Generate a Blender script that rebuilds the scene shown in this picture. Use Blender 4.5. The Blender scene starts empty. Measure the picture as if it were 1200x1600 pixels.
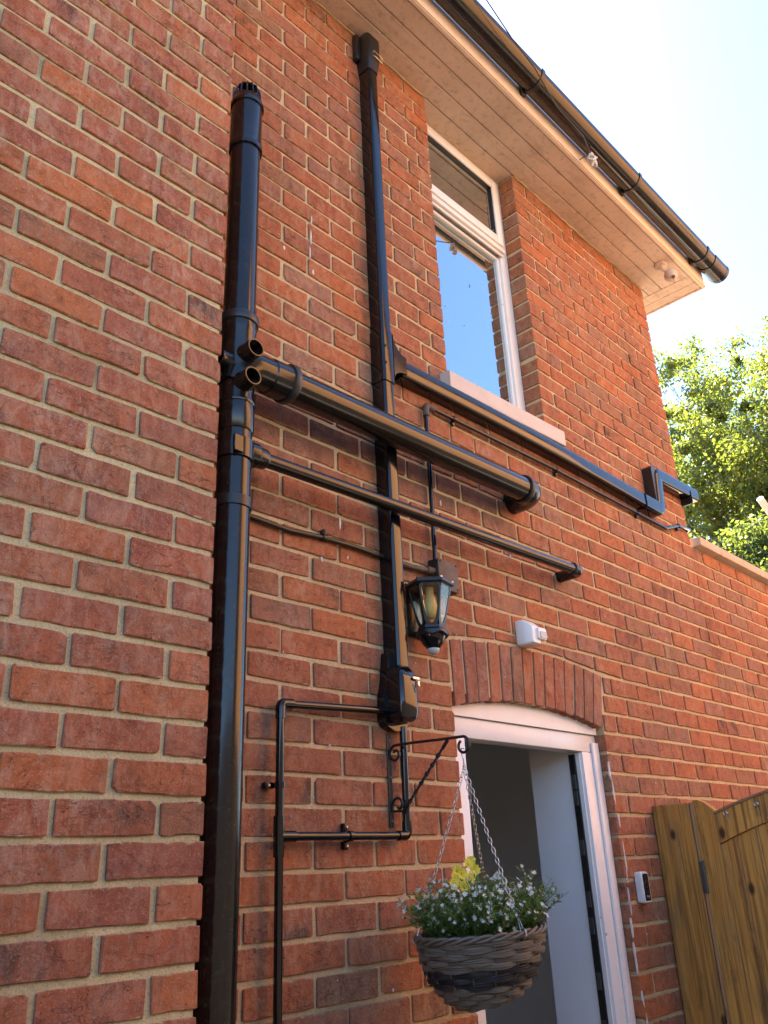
import bpy, bmesh, math, random
import numpy as np
from mathutils import Vector, Matrix, noise as mnoise

rad = math.radians
SC = bpy.context.scene
COL = SC.collection

# ------------------------------------------------------------------ camera
CAM = Vector((-1.1163, -1.7770, 1.55))
AXR = Vector((0.69105822, -0.72152548, -0.04288966))
AXU = Vector((-0.25332563, -0.29734886, 0.92054863))
AXF = Vector((0.67695248, 0.62528765, 0.38826627))
FPX = 1330.29
cd = bpy.data.cameras.new('camera')
cd.sensor_fit = 'VERTICAL'
cd.sensor_height = 36.0
cd.lens = FPX / 1600.0 * 36.0
cd.clip_start = 0.02
cd.clip_end = 2000
cam = bpy.data.objects.new('camera', cd)
COL.objects.link(cam)
m = Matrix.Identity(4)
for i in range(3):
    m[i][0] = AXR[i]; m[i][1] = AXU[i]; m[i][2] = -AXF[i]; m[i][3] = CAM[i]
cam.matrix_world = m
SC.camera = cam

# ------------------------------------------------------------------ light
SUN_AZ, SUN_EL = 28.0, 52.0          # azimuth from +Y towards +X
world = bpy.data.worlds.new('World')
SC.world = world
world.use_nodes = True
wn = world.node_tree.nodes
sky = wn.new('ShaderNodeTexSky')
sky.sky_type = 'NISHITA'
sky.sun_disc = False
sky.sun_elevation = rad(SUN_EL)
sky.sun_rotation = rad(SUN_AZ)
sky.air_density = 1.0
sky.dust_density = 0.6
sky.ozone_density = 4.5
world.node_tree.links.new(sky.outputs[0], wn['Background'].inputs['Color'])
wn['Background'].inputs['Strength'].default_value = 0.05
sd = bpy.data.lights.new('sun', 'SUN')
sd.energy = 5.0
sd.angle = rad(0.5)
sd.color = (1.0, 0.90, 0.76)
so = bpy.data.objects.new('sun', sd)
COL.objects.link(so)
sv = Vector((math.sin(rad(SUN_AZ)) * math.cos(rad(SUN_EL)), math.cos(rad(SUN_AZ)) * math.cos(rad(SUN_EL)), math.sin(rad(SUN_EL))))
so.rotation_euler = sv.to_track_quat('Z', 'Y').to_euler()
so.location = sv * 40
vs = SC.view_settings
vs.view_transform = 'Standard'
vs.look = 'None'
vs.gamma = 1.0
vs.use_curve_mapping = False
vs.exposure = 3.5
SC.cycles.max_bounces = 8
SC.cycles.diffuse_bounces = 5
SC.cycles.use_denoising = True

# ------------------------------------------------------------------ helpers
def project(p):
    d = Vector(p) - CAM
    w = d.dot(AXF)
    if w < 0.05:
        return None
    return (600 + FPX * d.dot(AXR) / w, 800 - FPX * d.dot(AXU) / w)

def link(name, data, parent=None):
    o = bpy.data.objects.new(name, data)
    COL.objects.link(o)
    if parent is not None:
        o.parent = parent
    return o

def tag(o, label=None, cat=None, group=None, kind=None):
    if label: o['label'] = label
    if cat: o['category'] = cat
    if group: o['group'] = group
    if kind: o['kind'] = kind
    return o

def thing(name, label, cat, loc=(0, 0, 0), group=None):
    """An Empty at the thing's base; children are built in world coordinates and shifted."""
    o = link(name, None)
    o.location = loc
    o.empty_display_size = 0.05
    return tag(o, label, cat, group)

def base_of(parent):
    v = Vector((0, 0, 0))
    while parent is not None:
        v = v + Vector(parent.location)
        parent = parent.parent
    return v

def mesh_obj(name, bm, mat, parent=None, smooth=False, world=True):
    """bm is in world coordinates; the object is placed at its parent's base."""
    if parent is not None and world:
        off = base_of(parent)
        bmesh.ops.translate(bm, vec=-off, verts=bm.verts)
    bmesh.ops.recalc_face_normals(bm, faces=bm.faces)
    me = bpy.data.meshes.new(name)
    bm.to_mesh(me)
    bm.free()
    if smooth:
        for p in me.polygons:
            p.use_smooth = True
        if hasattr(me, 'set_sharp_from_angle'):
            me.set_sharp_from_angle(angle=rad(38))
    me.materials.append(mat)
    return link(name, me, parent)

def B():
    return bmesh.new()

def add_box(bm, x0, x1, y0, y1, z0, z1, bev=0.0, seg=1):
    vs_ = [bm.verts.new((x, y, z)) for z in (z0, z1) for y in (y0, y1) for x in (x0, x1)]
    fs = [(0, 2, 3, 1), (4, 5, 7, 6), (0, 1, 5, 4), (2, 6, 7, 3), (0, 4, 6, 2), (1, 3, 7, 5)]
    faces = [bm.faces.new([vs_[i] for i in f]) for f in fs]
    if bev > 0:
        es = list({e for f in faces for e in f.edges})
        bmesh.ops.bevel(bm, geom=es, offset=bev, segments=seg, affect='EDGES', profile=0.5)
    return faces

def frames(pts, closed=False):
    pts = [Vector(p) for p in pts]
    n = len(pts)
    tang = []
    for i in range(n):
        if closed:
            t = pts[(i + 1) % n] - pts[i - 1]
        elif i == 0:
            t = pts[1] - pts[0]
        elif i == n - 1:
            t = pts[-1] - pts[-2]
        else:
            t = (pts[i + 1] - pts[i]).normalized() + (pts[i] - pts[i - 1]).normalized()
        tang.append(t.normalized())
    up = Vector((0, 0, 1))
    if abs(tang[0].dot(up)) > 0.9:
        up = Vector((0, -1, 0))
    nrm = (up - tang[0] * up.dot(tang[0])).normalized()
    out = []
    for i in range(n):
        nrm = nrm - tang[i] * nrm.dot(tang[i])
        nrm.normalize()
        out.append((pts[i], tang[i], nrm, tang[i].cross(nrm)))
    return out

def add_tube(bm, pts, r, n=12, closed=False, caps=True, flat=1.0):
    fr = frames(pts, closed)
    rs = r if isinstance(r, (list, tuple)) else [r] * len(fr)
    rings = []
    for (p, t, a, b), rr in zip(fr, rs):
        rings.append([bm.verts.new(p + a * (rr * math.cos(2 * math.pi * k / n)) + b * (rr * flat * math.sin(2 * math.pi * k / n))) for k in range(n)])
    cnt = len(rings)
    for i in range(cnt if closed else cnt - 1):
        A, Bq = rings[i], rings[(i + 1) % cnt]
        for k in range(n):
            bm.faces.new((A[k], A[(k + 1) % n], Bq[(k + 1) % n], Bq[k]))
    if caps and not closed:
        bm.faces.new(rings[0][::-1])
        bm.faces.new(rings[-1])
    return rings

def add_lathe(bm, origin, axis, prof, n=24, close=False):
    """prof: list of (radius, distance along axis)."""
    o = Vector(origin); ax = Vector(axis).normalized()
    up = Vector((0, 0, 1)) if abs(ax.z) < 0.9 else Vector((0, -1, 0))
    a = (up - ax * up.dot(ax)).normalized(); b = ax.cross(a)
    rings = []
    for r, h in prof:
        if r < 1e-6:
            rings.append([bm.verts.new(o + ax * h)])
        else:
            rings.append([bm.verts.new(o + ax * h + a * r * math.cos(2 * math.pi * k / n) + b * r * math.sin(2 * math.pi * k / n)) for k in range(n)])
    for A, Bq in zip(rings[:-1], rings[1:]):
        for k in range(n):
            k2 = (k + 1) % n
            if len(A) == 1 and len(Bq) == 1:
                continue
            if len(A) == 1:
                bm.faces.new((A[0], Bq[k2], Bq[k]))
            elif len(Bq) == 1:
                bm.faces.new((A[k], A[k2], Bq[0]))
            else:
                bm.faces.new((A[k], A[k2], Bq[k2], Bq[k]))
    return rings

def add_loft(bm, loops, caps=True):
    """loops: list of equal-length point lists."""
    L = [[bm.verts.new(p) for p in lp] for lp in loops]
    n = len(L[0])
    for A, Bq in zip(L[:-1], L[1:]):
        for k in range(n):
            bm.faces.new((A[k], A[(k + 1) % n], Bq[(k + 1) % n], Bq[k]))
    if caps:
        bm.faces.new(L[0][::-1]); bm.faces.new(L[-1])
    return L

def rrect(w0, w1, h0, h1, r, seg=4, corners=(1, 1, 1, 1)):
    """2D rounded rectangle; corners order: (w0h0, w1h0, w1h1, w0h1)."""
    out = []
    cs = [((w0 + r, h0 + r), 180, corners[0], (w0, h0)), ((w1 - r, h0 + r), 270, corners[1], (w1, h0)),
          ((w1 - r, h1 - r), 0, corners[2], (w1, h1)), ((w0 + r, h1 - r), 90, corners[3], (w0, h1))]
    for (cx, cy), a0, on, sharp in cs:
        if on:
            for k in range(seg + 1):
                a = rad(a0 + 90 * k / seg)
                out.append((cx + r * math.cos(a), cy + r * math.sin(a)))
        else:
            out.append(sharp)
    return out

def bend(p0, p1, p2, r, n=8):
    """arc points rounding the corner p0-p1-p2 with radius r."""
    p0, p1, p2 = Vector(p0), Vector(p1), Vector(p2)
    a = (p0 - p1).normalized(); b = (p2 - p1).normalized()
    ang = a.angle(b)
    d = r / math.tan(ang / 2)
    c = p1 + (a + b).normalized() * (r / math.sin(ang / 2))
    s = p1 + a * d - c; e = p1 + b * d - c
    out = []
    tot = s.angle(e)
    ax = s.cross(e).normalized()
    for k in range(n + 1):
        out.append(c + Matrix.Rotation(tot * k / n, 3, ax) @ s)
    return out

# ------------------------------------------------------------------ materials
class NT:
    def __init__(self, name):
        self.m = bpy.data.materials.new(name)
        self.m.use_nodes = True
        self.t = self.m.node_tree
        self.n = self.t.nodes
        self.bsdf = self.n['Principled BSDF']
    def new(self, typ, **kw):
        nd = self.n.new(typ)
        for k, v in kw.items():
            setattr(nd, k, v)
        return nd
    def put(self, sock, v):
        if hasattr(v, 'links') or isinstance(v, bpy.types.NodeSocket):
            self.t.links.new(v, sock)
        else:
            sock.default_value = v
    def pos(self):
        return self.new('ShaderNodeNewGeometry').outputs['Position']
    def obj(self):
        return self.new('ShaderNodeTexCoord').outputs['Object']
    def mapping(self, vec, scale=(1, 1, 1), loc=(0, 0, 0)):
        mp = self.new('ShaderNodeMapping')
        self.put(mp.inputs['Vector'], vec)
        self.put(mp.inputs['Scale'], scale)
        self.put(mp.inputs['Location'], loc)
        return mp.outputs[0]
    def noise(self, vec, scale, detail=4, rough=0.55, dist=0.0, lac=2.0):
        nd = self.new('ShaderNodeTexNoise')
        self.put(nd.inputs['Vector'], vec)
        nd.inputs['Scale'].default_value = scale
        nd.inputs['Detail'].default_value = detail
        nd.inputs['Roughness'].default_value = rough
        nd.inputs['Distortion'].default_value = dist
        return nd.outputs['Fac']
    def ramp(self, fac, stops, interp='LINEAR'):
        nd = self.new('ShaderNodeValToRGB')
        cr = nd.color_ramp
        cr.interpolation = interp
        while len(cr.elements) < len(stops):
            cr.elements.new(0.5)
        for e, (p, c) in zip(cr.elements, stops):
            e.position = p
            e.color = (c, c, c, 1) if isinstance(c, (int, float)) else (*c, 1)
        self.put(nd.inputs[0], fac)
        return nd.outputs[0]
    def math(self, op, a, b=0.0, clamp=False):
        nd = self.new('ShaderNodeMath', operation=op, use_clamp=clamp)
        self.put(nd.inputs[0], a); self.put(nd.inputs[1], b)
        return nd.outputs[0]
    def mix(self, fac, a, b, mode='MIX'):
        nd = self.new('ShaderNodeMix', data_type='RGBA', blend_type=mode)
        self.put(nd.inputs[0], fac)
        for s, v in ((nd.inputs[6], a), (nd.inputs[7], b)):
            self.put(s, v if not isinstance(v, tuple) else (*v, 1))
        return nd.outputs[2]
    def bump(self, h, strength, dist, normal=None):
        nd = self.new('ShaderNodeBump')
        nd.inputs['Strength'].default_value = strength
        nd.inputs['Distance'].default_value = dist
        self.put(nd.inputs['Height'], h)
        if normal is not None:
            self.put(nd.inputs['Normal'], normal)
        return nd.outputs[0]
    def set(self, **kw):
        names = dict(color='Base Color', rough='Roughness', metal='Metallic', normal='Normal', spec='Specular IOR Level',
                     coat='Coat Weight', coatrough='Coat Roughness', trans='Transmission Weight', ior='IOR')
        for k, v in kw.items():
            s = self.bsdf.inputs[names[k]]
            if isinstance(v, tuple) and len(v) == 3:
                v = (*v, 1)
            self.put(s, v)
        return self

def sepz(nt, vec, ch):
    s = nt.new('ShaderNodeSeparateXYZ')
    nt.put(s.inputs[0], vec)
    return s.outputs[ch]

def brick_material(name, tones, lime, limecol, phase=None, smearcol=(0.5, 0.4, 0.27), dirt=0.35, soot=False):
    nt = NT(name)
    p = nt.pos()
    info = nt.new('ShaderNodeObjectInfo').outputs['Random']
    isl = nt.new('ShaderNodeNewGeometry').outputs['Random Per Island']
    rnd = nt.math('FRACT', nt.math('ADD', info, isl))
    comb = nt.new('ShaderNodeCombineXYZ')
    nt.put(comb.inputs[0], nt.math('MULTIPLY', rnd, 37.0)); nt.put(comb.inputs[1], nt.math('MULTIPLY', rnd, 91.0)); nt.put(comb.inputs[2], nt.math('MULTIPLY', rnd, 53.0))
    va = nt.new('ShaderNodeVectorMath', operation='ADD')
    nt.put(va.inputs[0], p); nt.put(va.inputs[1], comb.outputs[0])
    v = va.outputs[0]                       # every brick samples its own piece of noise
    base = nt.ramp(rnd, tones, 'LINEAR')
    n1 = nt.noise(v, 11, 5, 0.65, 0.8)
    col = nt.mix(nt.ramp(n1, [(0.40, 0.0), (0.68, 0.5)]), base, tones[-2][1])
    n1b = nt.noise(v, 26, 6, 0.7, 0.6)
    col = nt.mix(nt.ramp(n1b, [(0.34, 0.65), (0.54, 0.0)]), col, nt.mix(1.0, col, (0.52, 0.50, 0.52), 'MULTIPLY'))
    # burnt dark patches on some bricks
    n2 = nt.noise(v, 6, 4, 0.65, 0.6)
    sel = nt.ramp(nt.math('FRACT', nt.math('MULTIPLY', rnd, 7.3)), [(0.82, 0.0), (0.88, 1.0)])
    col = nt.mix(nt.math('MULTIPLY', nt.ramp(n2, [(0.52, 0.0), (0.66, 0.8)]), sel), col, (0.060, 0.040, 0.034))
    # lime bloom, in world space so that it runs over neighbouring bricks
    big = nt.noise(nt.mapping(p, (1.0, 1.0, 0.55)), 3.1, 4, 0.6, 0.3)
    fine = nt.noise(nt.mapping(p, (1, 1, 0.45)), 34, 8, 0.78, 0.8)
    bl = nt.math('MULTIPLY', nt.ramp(big, [(0.42, 0.22), (0.62, 1.0)]), nt.ramp(fine, [(0.45, 0.0), (0.66, 1.0)]))
    col = nt.mix(nt.math('MULTIPLY', bl, lime), col, limecol)
    # fine gritty scuffs and pits
    grit = nt.noise(v, 210, 5, 0.75)
    col = nt.mix(nt.ramp(grit, [(0.54, 0.0), (0.70, 0.6)]), col, limecol)
    pit = nt.noise(v, 120, 4, 0.65, 0.5)
    col = nt.mix(nt.ramp(pit, [(0.28, 0.85), (0.37, 0.0)]), col, (0.035, 0.020, 0.015))
    # creases
    crack = nt.noise(nt.mapping(v, (7, 7, 17)), 1.0, 6, 0.62, 1.6)
    crk = nt.ramp(nt.math('ABSOLUTE', nt.math('SUBTRACT', crack, 0.5)), [(0.0, 0.0), (0.010, 1.0)])
    cmask = nt.ramp(nt.noise(v, 8, 2, 0.5), [(0.50, 0.0), (0.58, 1.0)])
    col = nt.mix(nt.math('MULTIPLY', nt.math('SUBTRACT', 1.0, crk), nt.math('MULTIPLY', cmask, 0.75)), col, (0.05, 0.026, 0.02))
    dn = nt.noise(p, 1.4, 5, 0.65)
    col = nt.mix(nt.ramp(dn, [(0.48, 0.0), (0.75, dirt)]), col, (0.095, 0.06, 0.04))
    ru = nt.noise(nt.mapping(p, (7, 7, 0.7)), 1.0, 6, 0.65, 0.3)
    col = nt.mix(nt.ramp(ru, [(0.52, 0.0), (0.72, 0.40)]), col, nt.mix(1.0, col, (0.40, 0.38, 0.40), 'MULTIPLY'))
    z = sepz(nt, p, 2); x = sepz(nt, p, 0)
    if phase is not None:                   # mortar smeared over the arrises when the joints were pointed
        fr = nt.math('FRACT', nt.math('DIVIDE', nt.math('SUBTRACT', z, phase), 0.07875))
        dist = nt.math('ABSOLUTE', nt.math('SUBTRACT', fr, 0.5))          # 0.5 at the joint
        wv = nt.math('MULTIPLY', nt.math('SUBTRACT', nt.noise(p, 42, 6, 0.7, 0.5), 0.46), 0.42)
        sm = nt.ramp(nt.math('ADD', dist, wv), [(0.425, 0.0), (0.465, 0.65)])
        col = nt.mix(sm, col, smearcol)
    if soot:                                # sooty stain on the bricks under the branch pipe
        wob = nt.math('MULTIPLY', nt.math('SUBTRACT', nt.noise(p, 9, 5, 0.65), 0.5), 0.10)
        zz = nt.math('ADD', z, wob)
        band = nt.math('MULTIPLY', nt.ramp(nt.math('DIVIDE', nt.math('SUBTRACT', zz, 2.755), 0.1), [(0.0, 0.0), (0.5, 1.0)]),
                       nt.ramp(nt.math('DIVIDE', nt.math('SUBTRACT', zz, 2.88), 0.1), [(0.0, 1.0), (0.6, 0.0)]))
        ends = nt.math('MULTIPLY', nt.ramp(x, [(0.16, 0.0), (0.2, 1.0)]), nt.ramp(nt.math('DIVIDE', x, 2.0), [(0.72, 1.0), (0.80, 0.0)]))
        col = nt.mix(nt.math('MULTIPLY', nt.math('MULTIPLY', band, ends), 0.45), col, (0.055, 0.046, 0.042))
    h1 = nt.noise(nt.mapping(v, (26, 26, 40)), 1.0, 8, 0.72, 0.9)
    nb = nt.bump(h1, 0.9, 0.006)
    nb = nt.bump(nt.math('MAXIMUM', crk, nt.math('SUBTRACT', 1.0, cmask)), 0.5, 0.003, nb)
    nb = nt.bump(nt.ramp(pit, [(0.28, 0.0), (0.38, 1.0)]), 0.6, 0.002, nb)
    nb = nt.bump(grit, 0.6, 0.0015, nb)
    nt.set(color=col, rough=0.92, normal=nb, spec=0.2)
    return nt.m

def mortar_material(name, c1, c2):
    nt = NT(name)
    p = nt.pos()
    n1 = nt.noise(p, 14, 5, 0.65)
    n2 = nt.noise(p, 220, 4, 0.7)
    n3 = nt.noise(p, 2.2, 4, 0.6)
    col = nt.mix(nt.ramp(n1, [(0.32, 0.0), (0.7, 1.0)]), c1, c2)
    col = nt.mix(nt.ramp(n2, [(0.30, 0.55), (0.5, 0.0)]), col, (0.14, 0.10, 0.06))
    col = nt.mix(nt.ramp(n3, [(0.5, 0.0), (0.72, 0.45)]), col, (0.20, 0.15, 0.09))
    nb = nt.bump(nt.noise(p, 60, 7, 0.7), 0.8, 0.007)
    nb = nt.bump(n2, 0.6, 0.002, nb)
    nt.set(color=col, rough=0.95, normal=nb, spec=0.15)
    return nt.m

def plastic(name, col, rough, bumpd=0.0, dust=0.0, coat=0.0):
    nt = NT(name)
    p = nt.pos()
    n = nt.noise(p, 7, 4, 0.6)
    r = nt.ramp(n, [(0.3, max(0.02, rough - 0.05)), (0.75, rough + 0.08)])
    c = (*col, 1)
    if dust:
        d = nt.noise(p, 60, 5, 0.75)
        c = nt.mix(nt.ramp(d, [(0.55, 0.0), (0.78, dust)]), col, (0.20, 0.16, 0.12))
        sp = nt.noise(p, 160, 2, 0.5)
        c = nt.mix(nt.ramp(sp, [(0.74, 0.0), (0.78, min(1.0, dust * 1.6))]), c, (0.45, 0.42, 0.36))
    nt.set(color=c, rough=r, spec=0.5, coat=coat, coatrough=0.05)
    if bumpd:
        nt.set(normal=nt.bump(nt.noise(p, 11, 3, 0.5), 0.25, bumpd))
    return nt.m

def painted(name, c1, c2, rough=0.5, scale=6, grime=0.0, bumpd=0.0006):
    nt = NT(name)
    p = nt.pos()
    n = nt.noise(p, scale, 5, 0.6)
    col = nt.mix(nt.ramp(n, [(0.3, 0.0), (0.75, 1.0)]), c1, c2)
    if grime:
        g = nt.noise(p, 30, 5, 0.7)
        col = nt.mix(nt.ramp(g, [(0.52, 0.0), (0.78, grime)]), col, (0.10, 0.07, 0.05))
        g2 = nt.noise(nt.mapping(p, (3, 14, 14)), 1.0, 4, 0.6, 0.8)
        col = nt.mix(nt.ramp(g2, [(0.55, 0.0), (0.8, grime)]), col, (0.16, 0.11, 0.08))
    nb = nt.bump(nt.noise(p, 70, 4, 0.6), 0.5, bumpd)
    nt.set(color=col, rough=rough, normal=nb, spec=0.4)
    return nt.m

def wood_material(name, c1, c2, c3, grey=0.45):
    nt = NT(name)
    p = nt.pos()
    info = nt.new('ShaderNodeObjectInfo').outputs['Random']
    comb = nt.new('ShaderNodeCombineXYZ')
    nt.put(comb.inputs[1], nt.math('MULTIPLY', info, 17.0)); nt.put(comb.inputs[2], nt.math('MULTIPLY', info, 31.0))
    va = nt.new('ShaderNodeVectorMath', operation='ADD')
    nt.put(va.inputs[0], p); nt.put(va.inputs[1], comb.outputs[0])
    v = va.outputs[0]
    g = nt.noise(nt.mapping(v, (26, 26, 1.4)), 1.0, 7, 0.65, 1.4)
    col = nt.mix(nt.ramp(g, [(0.34, 0.0), (0.62, 1.0)]), c1, c2)
    col = nt.mix(nt.math('MULTIPLY', info, 0.6), col, nt.mix(1.0, col, (0.62, 0.55, 0.5), 'MULTIPLY'))
    lines = nt.noise(nt.mapping(v, (95, 95, 2.0)), 1.0, 5, 0.65, 0.8)
    col = nt.mix(nt.ramp(lines, [(0.38, 0.9), (0.52, 0.0)]), col, c3)
    st = nt.noise(nt.mapping(v, (9, 9, 2.2)), 1.0, 6, 0.65, 0.6)
    col = nt.mix(nt.ramp(st, [(0.50, 0.0), (0.66, grey)]), col, (0.11, 0.105, 0.07))
    st2 = nt.noise(nt.mapping(v, (13, 13, 3.5)), 1.0, 5, 0.65, 0.4)
    col = nt.mix(nt.ramp(st2, [(0.56, 0.0), (0.72, 0.7)]), col, (0.10, 0.05, 0.015))
    vor = nt.new('ShaderNodeTexVoronoi')
    nt.put(vor.inputs['Vector'], nt.mapping(v, (9, 9, 5)))
    vor.inputs['Scale'].default_value = 1.0
    kn = nt.ramp(vor.outputs['Distance'], [(0.07, 0.95), (0.15, 0.0)])
    col = nt.mix(kn, col, (0.05, 0.02, 0.008))
    nb = nt.bump(g, 0.5, 0.003)
    nb = nt.bump(lines, 0.5, 0.0015, nb)
    nt.set(color=col, rough=0.7, normal=nb, spec=0.3)
    return nt.m

M = {}
HT = [(0.0, (0.345, 0.105, 0.052)), (0.14, (0.40, 0.118, 0.046)), (0.26, (0.30, 0.100, 0.060)), (0.36, (0.27, 0.138, 0.080)), (0.48, (0.37, 0.125, 0.062)), (0.60, (0.32, 0.122, 0.076)), (0.70, (0.29, 0.138, 0.090)), (0.84, (0.44, 0.132, 0.048)), (1.0, (0.31, 0.110, 0.062))]
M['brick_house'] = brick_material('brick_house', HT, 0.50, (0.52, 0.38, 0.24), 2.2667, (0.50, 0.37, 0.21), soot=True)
M['brick_arch'] = brick_material('brick_arch', HT, 0.50, (0.46, 0.34, 0.25))
M['brick_wing'] = brick_material('brick_wing', [(0.00, (0.3360, 0.1056, 0.0600)), (0.25, (0.3720, 0.1152, 0.0600)), (0.45, (0.3120, 0.1032, 0.0648)), (0.60, (0.3060, 0.1416, 0.0720)), (0.70, (0.3840, 0.1200, 0.0600)), (0.85, (0.4800, 0.1500, 0.0528)), (1.00, (0.3240, 0.1176, 0.0672))],
                                 0.55, (0.58, 0.41, 0.29), 4.0693, (0.52, 0.44, 0.27))
M['mortar_house'] = mortar_material('mortar_house', (0.54, 0.40, 0.22), (0.64, 0.49, 0.29))
M['mortar_wing'] = mortar_material('mortar_wing', (0.54, 0.46, 0.26), (0.66, 0.58, 0.34))
M['pipe'] = plastic('soil_pipe_plastic', (0.008, 0.0075, 0.0075), 0.16, 0.0008, 0.16)
M['gloss'] = plastic('black_gloss', (0.006, 0.006, 0.007), 0.08, 0.0003)
M['gutter'] = plastic('gutter_plastic', (0.014, 0.012, 0.010), 0.20, 0.0, 0.05)
M['rubber'] = plastic('rubber_seal', (0.02, 0.02, 0.02), 0.38)
M['iron'] = plastic('painted_iron', (0.013, 0.012, 0.012), 0.35, 0.001)
M['inside'] = plastic('pipe_inside', (0.006, 0.006, 0.006), 0.7)
M['brick_far'] = painted('far_brick', (0.58, 0.29, 0.12), (0.50, 0.24, 0.10), 0.9, 9, 0.2, 0.002)
M['fence'] = painted('dark_fence', (0.045, 0.032, 0.024), (0.03, 0.022, 0.018), 0.9, 6, 0.1)
M['upvc'] = painted('white_upvc', (0.76, 0.72, 0.68), (0.82, 0.79, 0.75), 0.32, 5, 0.06, 0.0003)
M['soffit'] = painted('soffit_paint', (0.64, 0.50, 0.39), (0.48, 0.36, 0.27), 0.6, 3, 0.55, 0.003)
M['fascia'] = painted('fascia_paint', (0.74, 0.60, 0.46), (0.68, 0.53, 0.38), 0.5, 5, 0.15, 0.0008)
M['sill'] = painted('sill_paint', (0.62, 0.52, 0.45), (0.55, 0.46, 0.40), 0.7, 9, 0.12, 0.001)
M['coping'] = painted('coping_stone', (0.58, 0.43, 0.30), (0.48, 0.35, 0.24), 0.85, 9, 0.25, 0.002)
M['plaster'] = painted('white_plaster', (0.78, 0.79, 0.79), (0.72, 0.73, 0.74), 0.6, 3, 0.03)
M['hall'] = painted('hall_paint', (0.74, 0.79, 0.78), (0.71, 0.76, 0.75), 0.8, 2)
M['white'] = painted('white_plastic', (0.80, 0.78, 0.74), (0.76, 0.74, 0.70), 0.35, 8, 0.05, 0.0002)
M['lens'] = plastic('dark_lens', (0.012, 0.012, 0.016), 0.08)
M['grey'] = plastic('grey_plastic', (0.45, 0.45, 0.43), 0.4)
M['jb'] = painted('overpainted_box', (0.13, 0.085, 0.065), (0.05, 0.036, 0.03), 0.6, 26, 0.5, 0.0015)
M['paintfleck'] = painted('paint_remnant', (0.72, 0.69, 0.64), (0.58, 0.53, 0.46), 0.8, 40, 0.2, 0.002)
M['wood'] = wood_material('gate_wood', (0.74, 0.39, 0.085), (0.56, 0.26, 0.052), (0.24, 0.10, 0.025))
M['wood_pale'] = wood_material('pale_wood', (0.46, 0.27, 0.15), (0.38, 0.21, 0.11), (0.25, 0.13, 0.06), 0.2)
M['ground'] = painted('paving', (0.15, 0.125, 0.10), (0.10, 0.085, 0.07), 0.9, 1.5, 0.15, 0.004)
M['roof'] = painted('roof_tile', (0.22, 0.09, 0.06), (0.16, 0.07, 0.05), 0.9, 12, 0.3, 0.004)
M['soil'] = painted('potting_soil', (0.03, 0.02, 0.012), (0.05, 0.035, 0.02), 0.95, 60, 0, 0.006)
M['liner'] = plastic('basket_liner', (0.012, 0.012, 0.014), 0.5)
M['bulb'] = painted('amber_bulb', (0.78, 0.62, 0.32), (0.74, 0.60, 0.34), 0.15, 5)

nt = NT('steel'); nt.set(color=(0.62, 0.61, 0.58), metal=1.0, rough=0.32); M['steel'] = nt.m
nt = NT('hinge_steel'); nt.set(color=(0.10, 0.10, 0.09), metal=0.7, rough=0.5); M['hinge'] = nt.m
nt = NT('lantern_glass'); nt.set(color=(0.97, 0.92, 0.72), rough=0.06, trans=1.0, ior=1.35); M['glass'] = nt.m

# window glass: a dark room behind, a strong mirror image of the sky in front
nt = NT('window_glass')
gl = nt.new('ShaderNodeBsdfGlossy'); gl.inputs['Roughness'].default_value = 0.012; gl.inputs['Color'].default_value = (0.82, 0.95, 1.0, 1)
wv = nt.noise(nt.pos(), 2.0, 2, 0.4)
nt.put(gl.inputs['Normal'], nt.bump(wv, 0.10, 0.02))
nt.set(color=(0.03, 0.03, 0.03), rough=0.05)
lw = nt.new('ShaderNodeLayerWeight'); lw.inputs['Blend'].default_value = 0.45
ms = nt.new('ShaderNodeMixShader')
nt.put(ms.inputs[0], nt.math('ADD', nt.math('MULTIPLY', lw.outputs['Fresnel'], 0.6), 0.50, True))
nt.t.links.new(nt.bsdf.outputs[0], ms.inputs[1]); nt.t.links.new(gl.outputs[0], ms.inputs[2])
nt.t.links.new(ms.outputs[0], nt.n['Material Output'].inputs['Surface'])
M['pane'] = nt.m

def leaf_material(name, stops, transl=0.5, tint=(0.5, 0.6, 0.05)):
    nt = NT(name)
    isl = nt.new('ShaderNodeNewGeometry').outputs['Random Per Island']
    p = nt.pos()
    big = nt.noise(p, 0.9, 3, 0.6)
    f = nt.math('ADD', nt.math('MULTIPLY', isl, 0.6), nt.math('MULTIPLY', nt.ramp(big, [(0.3, 0.0), (0.7, 1.0)]), 0.4))
    col = nt.ramp(f, stops)
    df = nt.new('ShaderNodeBsdfDiffuse'); nt.put(df.inputs['Color'], col)
    tr = nt.new('ShaderNodeBsdfTranslucent'); nt.put(tr.inputs['Color'], nt.mix(0.35, col, tint))
    gs = nt.new('ShaderNodeBsdfGlossy'); gs.inputs['Roughness'].default_value = 0.45
    a = nt.new('ShaderNodeMixShader'); a.inputs[0].default_value = transl
    nt.t.links.new(df.outputs[0], a.inputs[1]); nt.t.links.new(tr.outputs[0], a.inputs[2])
    b = nt.new('ShaderNodeMixShader'); b.inputs[0].default_value = 0.05
    nt.t.links.new(a.outputs[0], b.inputs[1]); nt.t.links.new(gs.outputs[0], b.inputs[2])
    nt.t.links.new(b.outputs[0], nt.n['Material Output'].inputs['Surface'])
    return nt.m
M['leaf_light'] = leaf_material('ash_leaf', [(0.0, (0.035, 0.085, 0.018)), (0.5, (0.075, 0.125, 0.018)), (0.85, (0.13, 0.13, 0.016)), (1.0, (0.20, 0.12, 0.02))], 0.5, (0.45, 0.5, 0.05))
M['leaf_dark'] = leaf_material('hedge_leaf', [(0.0, (0.03, 0.07, 0.022)), (0.6, (0.055, 0.10, 0.026)), (1.0, (0.08, 0.12, 0.03))], 0.4)
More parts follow.
